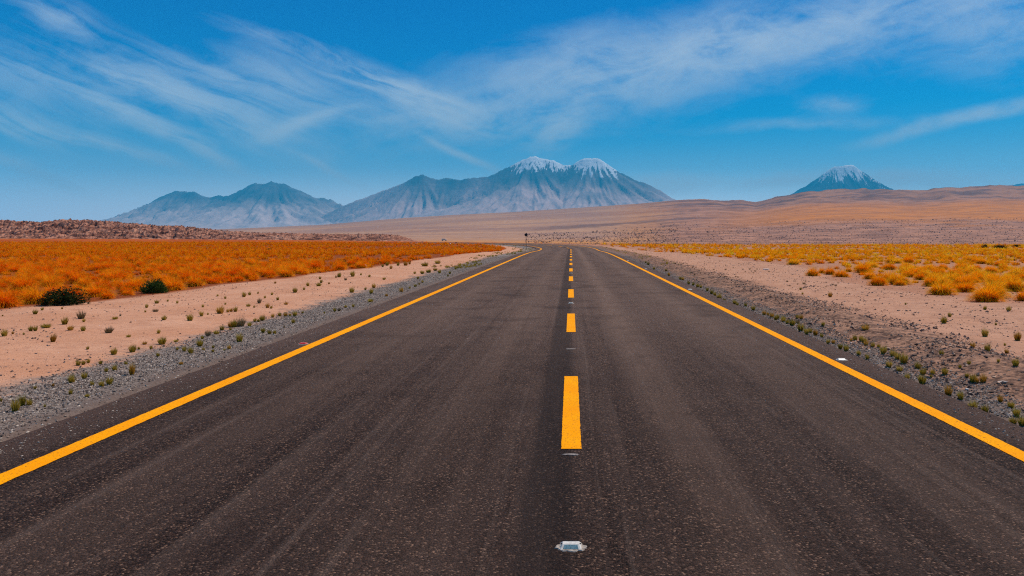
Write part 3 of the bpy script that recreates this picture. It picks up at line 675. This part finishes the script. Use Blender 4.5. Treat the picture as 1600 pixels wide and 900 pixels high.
# ------------------------------------------------------------------ olive tufts on the verges: base x, base y, height px (, width px)
LS = [(4, 494, 3), (7, 525, 12), (20, 522, 5), (37, 523, 4), (48, 517, 9), (55, 517, 9), (72, 512, 7, 20), (55, 491, 9), (66, 485, 6), (97, 483, 4), (101, 507, 13), (110, 516, 8, 13), (127, 498, 14), (131, 503, 6),
      (130, 517, 9), (83, 534, 14, 13), (170, 520, 11, 15), (180, 499, 5, 12), (188, 494, 4), (201, 527, 5, 10), (137, 546, 6), (229, 481, 7), (227, 488, 4), (243, 487, 5, 11), (245, 474, 6, 10), (256, 500, 8, 11), (262, 471, 4),
      (277, 474, 5), (248, 521, 7), (297, 501, 12), (315, 494, 9), (325, 492, 4), (344, 490, 13, 17), (356, 488, 6), (361, 487, 6), (368, 487, 9), (317, 480, 5), (340, 463, 4), (352, 467, 5), (352, 476, 4), (381, 464, 9), (390, 461, 6), (388, 479, 5, 9),
      (397, 481, 4), (405, 474, 9), (403, 459, 4), (414, 466, 5), (425, 461, 5), (434, 469, 6), (418, 481, 8), (424, 482, 5), (447, 476, 5, 9), (461, 457, 9), (475, 453, 5), (481, 447, 7), (430, 443, 4), (498, 447, 6, 11), (502, 442, 6), (500, 436, 5), (514, 444, 4),
      (530, 433, 8), (551, 432, 10), (540, 438, 5), (525, 434, 4), (550, 457, 10), (571, 453, 5), (564, 430, 4), (577, 433, 5), (600, 437, 4, 8), (605, 415, 7), (611, 420, 6), (622, 415, 6), (634, 415, 8), (598, 417, 5), (640, 413, 5), (664, 416, 7, 16), (684, 412, 6, 14), (648, 428, 5)]
LG = [(122, 571, 10), (130, 570, 8), (138, 567, 7), (157, 569, 7), (178, 554, 12), (207, 550, 13), (226, 538, 5, 10), (236, 545, 6), (253, 538, 13, 16), (275, 534, 4, 10), (217, 546, 5), (325, 525, 11), (338, 522, 7, 12), (347, 516, 9), (366, 511, 13), (376, 510, 16), (360, 511, 10),
      (390, 510, 8), (398, 503, 7), (112, 598, 15, 14), (132, 592, 12), (159, 604, 11), (171, 601, 14), (166, 581, 8), (179, 579, 10), (206, 586, 21, 13), (197, 570, 7), (247, 557, 7), (283, 570, 6, 9), (298, 552, 11), (288, 549, 9), (277, 547, 6), (312, 541, 12), (316, 530, 7), (318, 548, 6), (333, 544, 6), (333, 550, 5),
      (358, 546, 8), (374, 534, 15, 14), (350, 548, 4), (360, 516, 5), (24, 642, 22, 17), (35, 634, 20, 14), (46, 633, 11), (110, 616, 9), (136, 620, 5, 10), (55, 608, 6), (70, 636, 5), (1, 628, 7), (144, 602, 8), (83, 604, 6),
      (410, 501, 10), (404, 503, 6), (426, 496, 7), (437, 494, 7), (446, 494, 7), (453, 494, 5), (461, 494, 9, 11), (473, 490, 5), (458, 505, 8), (411, 520, 9), (421, 522, 8), (429, 522, 7), (444, 512, 4), (523, 487, 7), (530, 486, 6), (540, 481, 5, 7), (552, 480, 6), (507, 490, 4), (580, 459, 9), (584, 450, 8), (579, 472, 6, 12),
      (604, 463, 5, 7), (627, 456, 8, 9), (649, 448, 5, 7), (660, 442, 5), (655, 445, 4), (640, 451, 4), (653, 436, 5), (660, 428, 6, 10), (670, 426, 6, 12), (687, 427, 7), (680, 423, 5, 10), (703, 428, 5), (712, 421, 5), (700, 432, 4)]
RT = [(1212, 500, 8), (1224, 503, 7), (1238, 509, 11), (1246, 506, 8), (1252, 499, 9), (1246, 497, 7), (1251, 517, 14), (1260, 522, 11), (1266, 520, 9), (1274, 524, 11), (1286, 509, 8), (1284, 527, 7), (1294, 537, 9), (1302, 537, 8), (1313, 545, 10), (1322, 548, 11), (1336, 530, 10), (1330, 533, 6), (1345, 532, 10),
      (1350, 533, 11), (1353, 540, 10), (1352, 516, 9, 15), (1342, 555, 9), (1355, 561, 9), (1364, 542, 8), (1373, 543, 7), (1380, 553, 15), (1395, 557, 12), (1402, 561, 11), (1412, 568, 19, 16), (1389, 574, 12, 14), (1405, 580, 10, 14), (1417, 592, 12), (1441, 599, 16, 18), (1434, 576, 12), (1442, 586, 13), (1457, 585, 9), (1476, 585, 12),
      (1471, 555, 9), (1511, 590, 8), (1520, 597, 15), (1526, 598, 10), (1536, 597, 14), (1482, 617, 18, 17), (1501, 624, 14, 14), (1520, 639, 18, 18), (1539, 643, 14, 14), (1563, 628, 12, 11), (1580, 637, 11, 15), (1589, 651, 16), (1583, 661, 12, 15), (1597, 664, 16), (1455, 590, 6), (1302, 566, 4),
      (1013, 414, 6), (1009, 411, 4), (1022, 421, 5), (1041, 424, 5), (1045, 431, 6), (1063, 437, 6), (1067, 438, 6), (1076, 444, 6), (1083, 446, 6), (1090, 449, 7), (1095, 450, 6), (1105, 455, 7), (1112, 459, 8), (1117, 462, 7), (1124, 467, 11), (1132, 470, 6), (1148, 475, 8), (1152, 477, 6), (1165, 479, 7), (1177, 485, 9), (1194, 492, 8), (1206, 496, 9), (1200, 493, 6), (1215, 499, 9), (1224, 502, 10), (1237, 509, 10), (1230, 506, 8)]
RSN = [(1297, 464, 9), (1475, 505, 12), (1484, 495, 8), (1539, 484, 7), (1576, 486, 9), (1539, 526, 15, 13), (1590, 532, 15), (1520, 543, 10), (1543, 549, 14, 12), (1587, 569, 13), (1573, 552, 8), (1556, 508, 5), (1500, 575, 6), (1514, 573, 7), (1254, 460, 4), (1251, 453, 5), (1570, 540, 5), (1415, 476, 4), (1560, 565, 6)]
SPECIAL = {(24, 642): 'largest olive tuft of the trio on the gravel nearest the road corner', (35, 634): 'olive tuft tucked behind the biggest one of the gravel trio', (46, 633): 'smaller brown tuft ending the trio on the near gravel',
           (206, 586): 'tall narrow olive tuft alone on the grey gravel', (112, 598): 'stout olive tuft on gravel below the sand edge', (132, 592): 'small round tuft beside the stout olive one on gravel',
           (171, 601): 'taller one of two touching olive tufts on the gravel', (159, 604): 'shorter one of two touching olive tufts on the gravel', (344, 490): 'wide golden tuft among olive ones on the pale sand', (83, 534): 'leaning olive tuft alone low on the pale sand',
           (127, 498): 'plump bright olive tuft on the pale sand with a small one at its foot', (101, 507): 'narrow dark tuft on pale sand beside a grey tuft', (110, 516): 'low grey dry tuft on the pale sand', (376, 510): 'tall bushy tuft where the sand meets the gravel',
           (374, 534): 'wide yellowish tuft out on the grey gravel', (1482, 617): 'orange rounded tuft on the roadside gravel', (1520, 639): 'plump yellow tuft between two smaller ones on roadside gravel', (1501, 624): 'small yellow tuft beside the orange rounded one',
           (1539, 643): 'small yellow tuft beyond the plump one on roadside gravel', (1412, 568): 'tallest bushy tuft in the row along the rubble', (1441, 599): 'wide dark olive tuft at the gravel and rubble edge', (1563, 628): 'small orange tuft alone on roadside gravel',
           (1539, 526): 'dark green upright tuft on the stony sand above the rubble', (1590, 532): 'dark upright tuft on the stony sand at the frame edge', (1543, 549): 'yellow green tuft on stony sand just above the rubble', (1475, 505): 'dark tuft with a smaller one behind it on stony sand',
           (1297, 464): 'single small green tuft far out on the bare stony sand', (1587, 569): 'round olive tuft on sand above the rubble at the frame edge', (1520, 543): 'slim dark green tuft on stony sand beside a yellow green one', (1352, 516): 'wide golden tuft at the top of the rubble strip'}
SETS = [(LS, 'small olive grass tuft dotted over the pale sand strip', 'olive tufts on the pale sand'), (LG, 'small olive grass tuft growing in the grey gravel shoulder beside the pale sand', 'olive tufts on the grey gravel shoulder'),
        (RT, 'small yellow green grass tuft in the row between asphalt and brown rubble', 'tufts in the row beside the brown rubble'), (RSN, 'small dark green tuft on the bare stony sand beyond the rubble', 'dark tufts on the stony sand')]
rr = random.Random(9)
for lst, lab, grp in SETS:
    for e in lst:
        px, py, h = e[:3]; w = e[3] if len(e) > 3 else h * 1.05
        X, Yv, z = px_ground(px, py); hm_, wm = h / F_PX * Yv, w / F_PX * Yv
        am = (px, py) in ((1482, 617), (1563, 628), (344, 490), (1352, 516)) or rr.random() < 0.10
        gr = (px, py) == (110, 516) or rr.random() < 0.05
        me = rr.choice(TUFT['amber_grass' if am else 'dry_brown_grass' if gr else 'olive_grass'])
        o = bpy.data.objects.new('grass_tuft', me); COL.objects.link(o); o.location = (X, Yv, z)
        o.scale = (wm * .92, wm * .92, hm_ * 1.22); o.rotation_euler = (0, 0, rr.uniform(0, 6.283))
        o['label'] = SPECIAL.get((px, py), lab); o['category'] = 'grass tuft'; o['group'] = grp

# thin green growth along the far gravel shoulders
def low_growth(name, mat, n, dlo, dhi, y0, y1, hmin, hmax, label, seed, clumpy=.1):
    r = np.random.RandomState(seed); sy = y0 * (y1 / y0) ** r.rand(n); dd = dlo + (dhi - dlo) * r.rand(n)
    X = np.array([centre(a)[0] + centre(a)[2] * b for a, b in zip(sy, dd)]); Yv = np.array([centre(a)[1] + centre(a)[3] * b for a, b in zip(sy, dd)])
    k = fbm(X / 2.2, Yv / 5.0, 3) > clumpy; X, Yv = X[k], Yv[k]; z = ground(X, Yv)
    lib = [blades(rng, 26, 0.2, 1.0, .75, .10, 2, .4) for _ in range(4)]; Vs, Fs, Ts, Hs = [], [], [], []; off = 0
    for j in range(len(X)):
        Vb, Fb, Tb, Hb = lib[j % 4]; h = hmin + (hmax - hmin) * r.rand(); a = r.rand() * 6.28; c_, s_ = math.cos(a), math.sin(a)
        Vs.append(np.stack([(Vb[:, 0] * c_ - Vb[:, 1] * s_) * h * 1.2 + X[j], (Vb[:, 0] * s_ + Vb[:, 1] * c_) * h * 1.2 + Yv[j], Vb[:, 2] * h + z[j]], 1)); Fs.append(Fb + off); Ts.append(Tb); Hs.append(Hb); off += len(Vb)
    link(name, np_mesh(name, np.concatenate(Vs), np.concatenate(Fs), {'tint': np.concatenate(Ts), 'along': np.concatenate(Hs)}), mat, kind='stuff', label=label, category='grass')
low_growth('weeds', olive, 900, -7.4, -4.7, 36, 135, .08, .2, 'low olive weeds along the far gravel shoulder', 5, .08)
low_growth('weeds', olive, 300, 4.5, 5.6, 40, 130, .07, .16, 'low olive weeds along the far right gravel shoulder', 6, .1)
low_growth('weeds', greyb, 300, 4.6, 9.5, 24, 100, .05, .12, 'sparse dry brown weeds on the stony verge', 8, .12)

# shrubs
def shrub_mesh(rng, upright):
    nb = 2600; th = rng.rand(nb) * 2 * np.pi; ph = np.arccos(rng.rand(nb)); rad = rng.rand(nb) ** .4
    lump = 1 + .22 * np.sin(3 * th + 1) * np.sin(ph * 2) + .12 * np.sin(7 * th)
    c_ = np.stack([.5 * rad * np.sin(ph) * np.cos(th) * lump, .5 * rad * np.sin(ph) * np.sin(th) * lump, rad * np.cos(ph) * lump * .95 + .02], 1)
    dirv = c_ / (np.linalg.norm(c_, axis=1)[:, None] + .05) + rng.randn(nb, 3) * .45; dirv[:, 2] += .8 if upright else .15
    dirv /= np.linalg.norm(dirv, axis=1)[:, None]; sd = np.cross(dirv, rng.randn(nb, 3)); sd /= np.linalg.norm(sd, axis=1)[:, None]
    L = (.14 if upright else .07) * (0.5 + rng.rand(nb))[:, None]; w = (.020 if upright else .026)
    V = np.concatenate([c_ - sd * w, c_ + sd * w, c_ + dirv * L]); V[:, 2] = np.maximum(V[:, 2], -.02); i = np.arange(nb)
    t_ = rng.rand(nb); return V, np.stack([i, i + nb, i + 2 * nb], 1), np.concatenate([t_] * 3), np.concatenate([np.zeros(nb)] * 2 + [np.ones(nb)])
for k, (px, py, w, h, mat, lab) in enumerate(SHR):
    X, Yv, z = px_ground(px, py); V, Fs, T, Hf = shrub_mesh(np.random.RandomState(40 + k), mat is greenm)
    root = empty('shrub', (X, Yv, z), k * 1.3, label=lab, category='shrub')
    me = np_mesh('foliage', V * np.array([w / F_PX * Yv, w / F_PX * Yv, h / F_PX * Yv]), Fs, {'tint': T, 'along': Hf}); link('foliage', me, mat, root)

# ------------------------------------------------------------------ loose stones
def stones(name, mat, X, Yv, sz, seed, flat=.6, **props):
    r = np.random.RandomState(seed); n = len(X)
    O = np.array([(1, 0, 0), (-1, 0, 0), (0, 1, 0), (0, -1, 0), (0, 0, 1), (0, 0, -1)], float)
    FO = np.array([(0, 2, 4), (2, 1, 4), (1, 3, 4), (3, 0, 4), (2, 0, 5), (1, 2, 5), (3, 1, 5), (0, 3, 5)])
    P = np.repeat(O[None], n, 0) * (0.6 + .55 * r.rand(n, 6, 1)) + r.randn(n, 6, 3) * .16
    a = r.rand(n) * 6.283; ca, sa = np.cos(a)[:, None], np.sin(a)[:, None]
    Q = np.stack([P[..., 0] * ca - P[..., 1] * sa * .75, P[..., 0] * sa + P[..., 1] * ca * .75, P[..., 2] * flat], -1) * sz[:, None, None]
    z = ground(X, Yv); Q += np.stack([X, Yv, z + sz * flat * .25], -1)[:, None]
    Fs = (FO[None] + (np.arange(n) * 6)[:, None, None]).reshape(-1, 3)
    return link(name, np_mesh(name, Q.reshape(-1, 3), Fs, {'tint': np.repeat(r.rand(n), 6)}), mat, kind='stuff', **props)
def stone_material(name, stops):
    m, t = material(name); pos = t.n('ShaderNodeNewGeometry').outputs['Position']
    c = t.ramp(t.attr('tint'), stops); c = t.mix(t.ss(t.noise(pos, 90.0, 3), .35, .7, 0, .35), c, (0.12, .10, .09)); finish(t, c, .9, .25); return m
s_grey = stone_material('grey_stone', [(0, srgb(62, 48, 41)), (.35, srgb(112, 93, 82)), (.75, srgb(156, 136, 120)), (1, srgb(206, 186, 168))])
s_brown = stone_material('brown_stone', [(0, srgb(76, 50, 40)), (.4, srgb(132, 96, 76)), (.8, srgb(176, 134, 108)), (1, srgb(210, 174, 146))])
s_dark = stone_material('dark_stone', [(0, srgb(58, 46, 46)), (.6, srgb(100, 78, 72)), (1, srgb(172, 136, 118))])
def band(n, dlo, dhi, y0, y1, seed, power=1.0, noise_min=None, scl=1.2):
    r = np.random.RandomState(seed); Yv = y0 * (y1 / y0) ** (r.rand(n) ** power); X = dlo + (dhi - dlo) * r.rand(n)
    if noise_min is not None:
        k = fbm(X / scl, Yv / (scl * 1.6), 3) + .25 * r.randn(n) > noise_min; X, Yv = X[k], Yv[k]
    return X, Yv, r
X, Yv, r = band(52000, -6.35, -4.42, 5.2, 60, 21); k = X > -5.75 + .6 * fbm(X / 1.5, Yv / 1.5, 3) - .45 * np.abs(r.randn(len(X)))
X, Yv = X[k], Yv[k]; k = r.rand(len(X)) < sstep(-X + .35 * fbm(X / .8, Yv / 1.6, 3), 4.35, 5.15) * .93 + .07; X, Yv = X[k], Yv[k]; stones('gravel', s_grey, X, Yv, .008 + .014 * r.rand(len(X)) ** 2, 31, label='grey crushed gravel of the shoulder beside the pale sand', category='gravel')
X, Yv, r = band(17000, 3.70, 4.4, 7.0, 60, 22); stones('gravel', s_grey, X, Yv, .008 + .013 * r.rand(len(X)) ** 2, 32, label='grey crushed gravel of the shoulder beside the brown rubble', category='gravel')
X, Yv, r = band(19000, 4.0, 6.4, 8.0, 60, 23, 1.0, 0.0); stones('rubble', s_brown, X, Yv, .010 + .032 * r.rand(len(X)) ** 3, 33, label='brown rubble and clods in a strip along the gravel', category='rubble')
X, Yv, r = band(20000, 5.2, 13.5, 9, 80, 24, 1.0, .08); stones('pebbles', s_dark, X, Yv, .010 + .032 * r.rand(len(X)) ** 4, 34, label='dark pebbles scattered over the stony sand', category='pebbles')
X, Yv, r = band(20000, -13, -5.7, 8, 70, 25, 1.0, .12, 2.0); stones('pebbles', s_dark, X, Yv, .006 + .024 * r.rand(len(X)) ** 5, 35, label='small dark pebbles sprinkled over the pale sand', category='pebbles')
X, Yv, r = band(900, -4.3, -3.85, 4, 40, 26, 1.0, .1); 
def far_stones(n, px0, px1, y0, y1, seed, szk, name, mat, lab):
    r = np.random.RandomState(seed); Yv = y0 * (y1 / y0) ** r.rand(n); px = px0 + (px1 - px0) * r.rand(n); X = (px - VX) / F_PX * Yv
    k = fbm(px / 60., np.log(Yv) * 12, 3) + .35 * r.randn(n) > .0; X, Yv = X[k], Yv[k]
    stones(name, mat, X, Yv, Yv * szk * (.4 + r.rand(len(X)) ** 3 * 1.3), seed, .8, label=lab, category='boulders')
s_scree = stone_material('scree_stone', [(0, srgb(98, 68, 58)), (.45, srgb(138, 98, 82)), (.8, srgb(190, 142, 118)), (1, srgb(224, 182, 156))])
far_stones(34000, 960, 2000, 215, 1900, 51, .0007, 'boulders', s_scree, 'pink and maroon boulders strewn over the slope beyond the golden field')
far_stones(5000, 820, 1060, 420, 1500, 52, .0009, 'boulders', s_scree, 'dark rocks strewn on the slope beyond the bend')
def on_road(name, n, seed, lab):
    r = np.random.RandomState(seed); X = np.where(r.rand(n) < .6, -3.88 - .45 * r.rand(n) ** .6, 3.36 + .34 * r.rand(n) ** .6); Yv = 4.2 * (50 / 4.2) ** r.rand(n)
    sz = .004 + .009 * r.rand(n) ** 2; P = stones(name, s_grey, X, Yv, sz, seed, label=lab, category='grit')
    co = np.empty(len(P.data.vertices) * 3, np.float32); P.data.vertices.foreach_get('co', co); co = co.reshape(n, 6, 3)
    co[..., 2] += (-ground(X, Yv) + .001)[:, None]; P.data.vertices.foreach_set('co', co.ravel()); P.data.update()
on_road('gravel', 5200, 41, 'fine loose grit scattered on the asphalt outside the edge lines')

# ------------------------------------------------------------------ small single things
import bmesh
def bm_obj(name, build, mat, parent=None, bevel=0.0, **props):
    bm = bmesh.new(); build(bm)
    if bevel: bmesh.ops.bevel(bm, geom=bm.edges[:], offset=bevel, segments=2, affect='EDGES', profile=.6)
    bmesh.ops.recalc_face_normals(bm, faces=bm.faces[:]); me = bpy.data.meshes.new(name); bm.to_mesh(me); bm.free()
    return link(name, me, mat, parent, **props)
def prism(bm, prof, z0, z1, top_scale=(1, 1), top_shift=(0, 0)):
    a = [bm.verts.new((x, y_, z0)) for x, y_ in prof]; b = [bm.verts.new((x * top_scale[0] + top_shift[0], y_ * top_scale[1] + top_shift[1], z1)) for x, y_ in prof]
    n = len(prof); bm.faces.new(a[::-1]); bm.faces.new(b)
    for i in range(n): bm.faces.new((a[i], a[(i + 1) % n], b[(i + 1) % n], b[i]))
def box(bm, c, s):
    x, y_, z = s[0] / 2, s[1] / 2, s[2] / 2
    v = [bm.verts.new((c[0] + i * x, c[1] + j * y_, c[2] + k * z)) for i in (-1, 1) for j in (-1, 1) for k in (-1, 1)]
    for f in ((0, 1, 3, 2), (4, 6, 7, 5), (0, 4, 5, 1), (2, 3, 7, 6), (0, 2, 6, 4), (1, 5, 7, 3)): bm.faces.new([v[i] for i in f])
m_white = plain('stud_white_plastic', (0.58, 0.53, 0.47), .6, .4, 0, .18, 60)
m_glue = plain('stud_adhesive', (0.34, 0.28, 0.23), .85, .2, 0, .35, 70)
m_lens = plain('stud_clear_lens', (0.13, 0.22, 0.24), .2, .7, 0, .35, 140)
m_frost = plain('stud_frosted_lens', (0.60, 0.56, 0.52), .35, .5, 0, .15, 140)
m_redb = plain('stud_red_body', (0.62, 0.10, 0.07), .45, .5, 0, .2, 90)
m_red = plain('stud_red_lens', (0.55, 0.02, 0.015), .2, .7, 0, .2, 90)
m_hole = plain('stud_recess', (0.03, .028, .025), .9, .2)
def stud(loc, label, lens_mat, body_mat=None, rz=0.0, base=True):
    root = empty('road_stud', loc, rz, label=label, category='road stud', group='road studs')
    def body(bm):
        # a trapezoid block: sloping front and back faces, slanted sides
        v = [(-.056, -.050, 0), (.056, -.050, 0), (.056, .050, 0), (-.056, .050, 0), (-.042, -.016, .021), (.042, -.016, .021), (.042, .016, .021), (-.042, .016, .021)]
        w = [bm.verts.new(p) for p in v]
        for f in ((3, 2, 1, 0), (4, 5, 6, 7), (0, 1, 5, 4), (1, 2, 6, 5), (2, 3, 7, 6), (3, 0, 4, 7)): bm.faces.new([w[i] for i in f])
    bm_obj('body', body, body_mat or m_white, root, .003)
    def lens(sgn):
        def f(bm):
            def P(x, q, off):  # q: 0 bottom .. 1 top of the sloping face
                yy = (-.050 + .034 * q) * sgn; zz_ = .021 * q; nrm = Vector((0, -.021 * sgn, .034)).normalized() * off
                return (x, yy + nrm.y, zz_ + nrm.z)
            pr = [(-.040, .18), (.040, .18), (.034, .80), (-.034, .80)]
            a = [bm.verts.new(P(x, q, -.001)) for x, q in pr]; b = [bm.verts.new(P(x * .98, q, .0025)) for x, q in pr]
            bm.faces.new(a[::-1]); bm.faces.new(b)
            for i in range(4): bm.faces.new((a[i], a[(i + 1) % 4], b[(i + 1) % 4], b[i]))
        return f
    bm_obj('reflector', lens(1), lens_mat, root); bm_obj('reflector', lens(-1), lens_mat, root)
    for sx in (-1, 1):
        def hole(bm, sx=sx): 
            bmesh.ops.create_cone(bm, cap_ends=True, segments=8, radius1=.0045, radius2=.0045, depth=.003)
            for v in bm.verts: v.co += Vector((sx * .0485, -.006, .0175))
        bm_obj('grip_notch', hole, m_hole, root)
    if base:
        def skirt(bm):
            rg = random.Random(int(abs(loc[1]) * 10)); n = 30; pr = []
            for i in range(n):
                a = i / n * 6.283; q = 1 + rg.uniform(-.12, .14); pr.append((math.cos(a) * .078 * q, math.sin(a) * .058 * q - .008))
            prism(bm, pr, -.001, .0035, (.94, .94))
        bm_obj('adhesive_pad', skirt, m_glue, root)
    return root
for k, (s_, lab) in enumerate([(4.08, 'white road stud with a pale blue reflector in the nearest gap of the centre line'), (18.45, 'small white road stud between the second and third centre dashes'),
                               (32.6, 'tiny white road stud between the far centre dashes'), (46.8, 'farthest tiny white road stud among the merging centre dashes')]):
    stud((0.0, s_, 0.001), lab, m_lens)
for (px, py, lab) in [(1297, 562.5, 'nearest white road stud on the outer side of the right edge line'), (1067, 452.5, 'second white road stud along the right edge line'), (1005, 420.5, 'third small white road stud along the right edge line'), (977, 407.5, 'farthest white speck of a road stud along the right edge line')]:
    Z = F_PX * EYE / (py - VY); stud((3.44, Z, 0.001), lab, m_frost)
Z = F_PX * EYE / (537.5 - VY); stud((-3.90, Z, 0.001), 'red faced road stud on the outer side of the left edge line', m_red, m_redb)

# grey ghost patches where old studs were, beside the first dashes
m_patch = plain('old_adhesive', (0.20, 0.165, 0.145), .9, .2, 0, .45, 60)
for (yv, sx, sy) in [(5.78, .075, .028), (11.1, .075, .055)]:
    def pt(bm, sx=sx, sy=sy):
        rg = random.Random(int(sx * 1000 + sy * 3000)); prism(bm, [(math.cos(i / 22 * 6.283) * sx * rg.uniform(.7, 1.05), math.sin(i / 22 * 6.283) * sy * rg.uniform(.6, 1.05)) for i in range(22)], 0, .003, (.9, .9))
    o = bm_obj('adhesive_patch', pt, m_patch, None, 0, label='faint pale glue patch in the first centre gap' if yv > 8 else 'broken pale glue smear at the foot of the nearest centre dash', category='glue patch'); o.location = (0.0, yv, 0.002)

# warning sign by the bend
m_sign = plain('sign_dark_back', (0.018, 0.014, 0.014), .7, .2); m_post = plain('sign_post_wood', (0.10, 0.06, 0.035), .8, .2); m_pale = plain('marker_white', (0.62, .54, .45), .7, .3)
X, Yv, z = px_ground(822, 387.5); kpx = Yv / F_PX
sg = empty('road_sign', (X, Yv, z), R(4), label='small dark diamond road sign on a thin post before the bend', category='road sign')
zc = EYE + (VY - 367) * kpx - z; hd = 3.1 * kpx
def diamond(bm):
    pr = [(0, -hd), (hd, 0), (0, hd), (-hd, 0)]; a = [bm.verts.new((x, -.015, zc + q)) for x, q in pr]; b = [bm.verts.new((x, .015, zc + q)) for x, q in pr]
    bm.faces.new(a); bm.faces.new(b[::-1])
    for i in range(4): bm.faces.new((a[i], b[i], b[(i + 1) % 4], a[(i + 1) % 4]))
bm_obj('sign_panel', diamond, m_sign, sg)
bm_obj('post', lambda bm: box(bm, (0, .045, zc / 2), (.06, .05, zc + .2)), m_post, sg)
for (px, py, lab) in [(818.5, 388.5, 'pale short marker post beside the dark diamond sign, farther from the road'), (822.2, 389.5, 'pale short marker post at the foot of the dark diamond sign')]:
    X, Yv, z = px_ground(px, py); h = 6.0 * Yv / F_PX
    mk = empty('marker_post', (X, Yv, z), 0, label=lab, category='marker post', group='marker posts at the bend')
    bm_obj('post', lambda bm: box(bm, (0, 0, h * .4), (.09, .09, h * .8)), m_pale, mk, .008)
    bm_obj('cap', lambda bm: box(bm, (0, 0, h * .9), (.10, .10, h * .2)), m_post, mk, .01)

# pale vehicle far out on the plain
m_car = plain('pale_car_paint', (0.66, 0.76, 0.70), .4, .5); m_glass = plain('dark_car_glass', (0.02, .025, .03), .15, .7); m_tyre = plain('tyre_rubber', (0.02, .02, .02), .9, .2)
Yv = 640.0; X = (694 - VX) / F_PX * Yv; z = float(ground(np.array(X), np.array(Yv)))
car = empty('parked_car', (X, Yv, z), R(8), label='tiny pale car parked far out on the plain beyond the golden grass', category='car')
def carbody(bm):
    side = [(-2.1, .45), (2.1, .45), (2.1, 1.0), (1.2, 1.15), (.6, 1.85), (-1.9, 1.85), (-2.1, 1.1)]
    a = [bm.verts.new((x, -.85, q)) for x, q in side]; b = [bm.verts.new((x, .85, q)) for x, q in side]
    bm.faces.new(a); bm.faces.new(b[::-1]); n = len(side)
    for i in range(n): bm.faces.new((a[i], b[i], b[(i + 1) % n], a[(i + 1) % n]))
bm_obj('body', carbody, m_car, car, .05)
for s_ in (-1, 1):
    def win(bm, s_=s_):
        v = [bm.verts.new((x, s_ * .862, q)) for x, q in [(-1.75, 1.15), (.95, 1.15), (.5, 1.7), (-1.75, 1.7)]]; w = [bm.verts.new((p.co.x, s_ * .84, p.co.z)) for p in v]
        bm.faces.new(v); bm.faces.new(w[::-1])
        for i in range(4): bm.faces.new((v[i], w[i], w[(i + 1) % 4], v[(i + 1) % 4]))
    bm_obj('window', win, m_glass, car)
    for xw in (-1.35, 1.35):
        def wh(bm, s_=s_, xw=xw):
            bmesh.ops.create_cone(bm, cap_ends=True, segments=18, radius1=.38, radius2=.38, depth=.24)
            for v in bm.verts: v.co = Vector((v.co.x + xw, v.co.z + s_ * .78, v.co.y + .38))
        bm_obj('wheel', wh, m_tyre, car)
# pale stones lying out on the plain and verge
def rock(px, py, w, h, mat, lab, thin=1.0, rz=0.0, cat='stone', name='stone'):
    X, Yv, z = px_ground(px, py); W, H = w / F_PX * Yv, h / F_PX * Yv
    def f(bm):
        bmesh.ops.create_icosphere(bm, subdivisions=2, radius=.5); rg = random.Random(int(px))
        for v in bm.verts: v.co = Vector((v.co.x * W, v.co.y * W * thin, max(v.co.z, -.2) * H + H * .3)) * rg.uniform(.86, 1.1)
    o = bm_obj(name, f, mat, None, 0, label=lab, category=cat); o.location = (X, Yv, z); o.rotation_euler = (0, 0, rz)
m_st = plain('pale_stone', (0.60, 0.45, 0.36), .85, .2); m_stw = plain('white_stone', (0.66, 0.60, 0.54), .85, .2)
rock(703.5, 382, 3, 3, m_stw, 'white stone at the far edge of the golden field beside the pale car'); rock(712.7, 380.5, 2.6, 3, m_sign, 'dark boulder far out on the plain near the white stone')
rock(1567, 602, 18, 3, m_st, 'flat long pale stone lying on the brown rubble', .35, .1); rock(1197, 421.5, 12, 2.5, m_stw, 'flat whitish slab of stone on the stony sand', .5); rock(571, 417.5, 4, 5, m_stw, 'pale upright stone on the edge of the golden grass')
rock(1330, 537, 4, 3, m_st, 'small pale stone among the tufts of the roadside row'); rock(1511, 609, 6, 3, m_stw, 'whitish stone on the roadside gravel beside the orange tuft', .7)
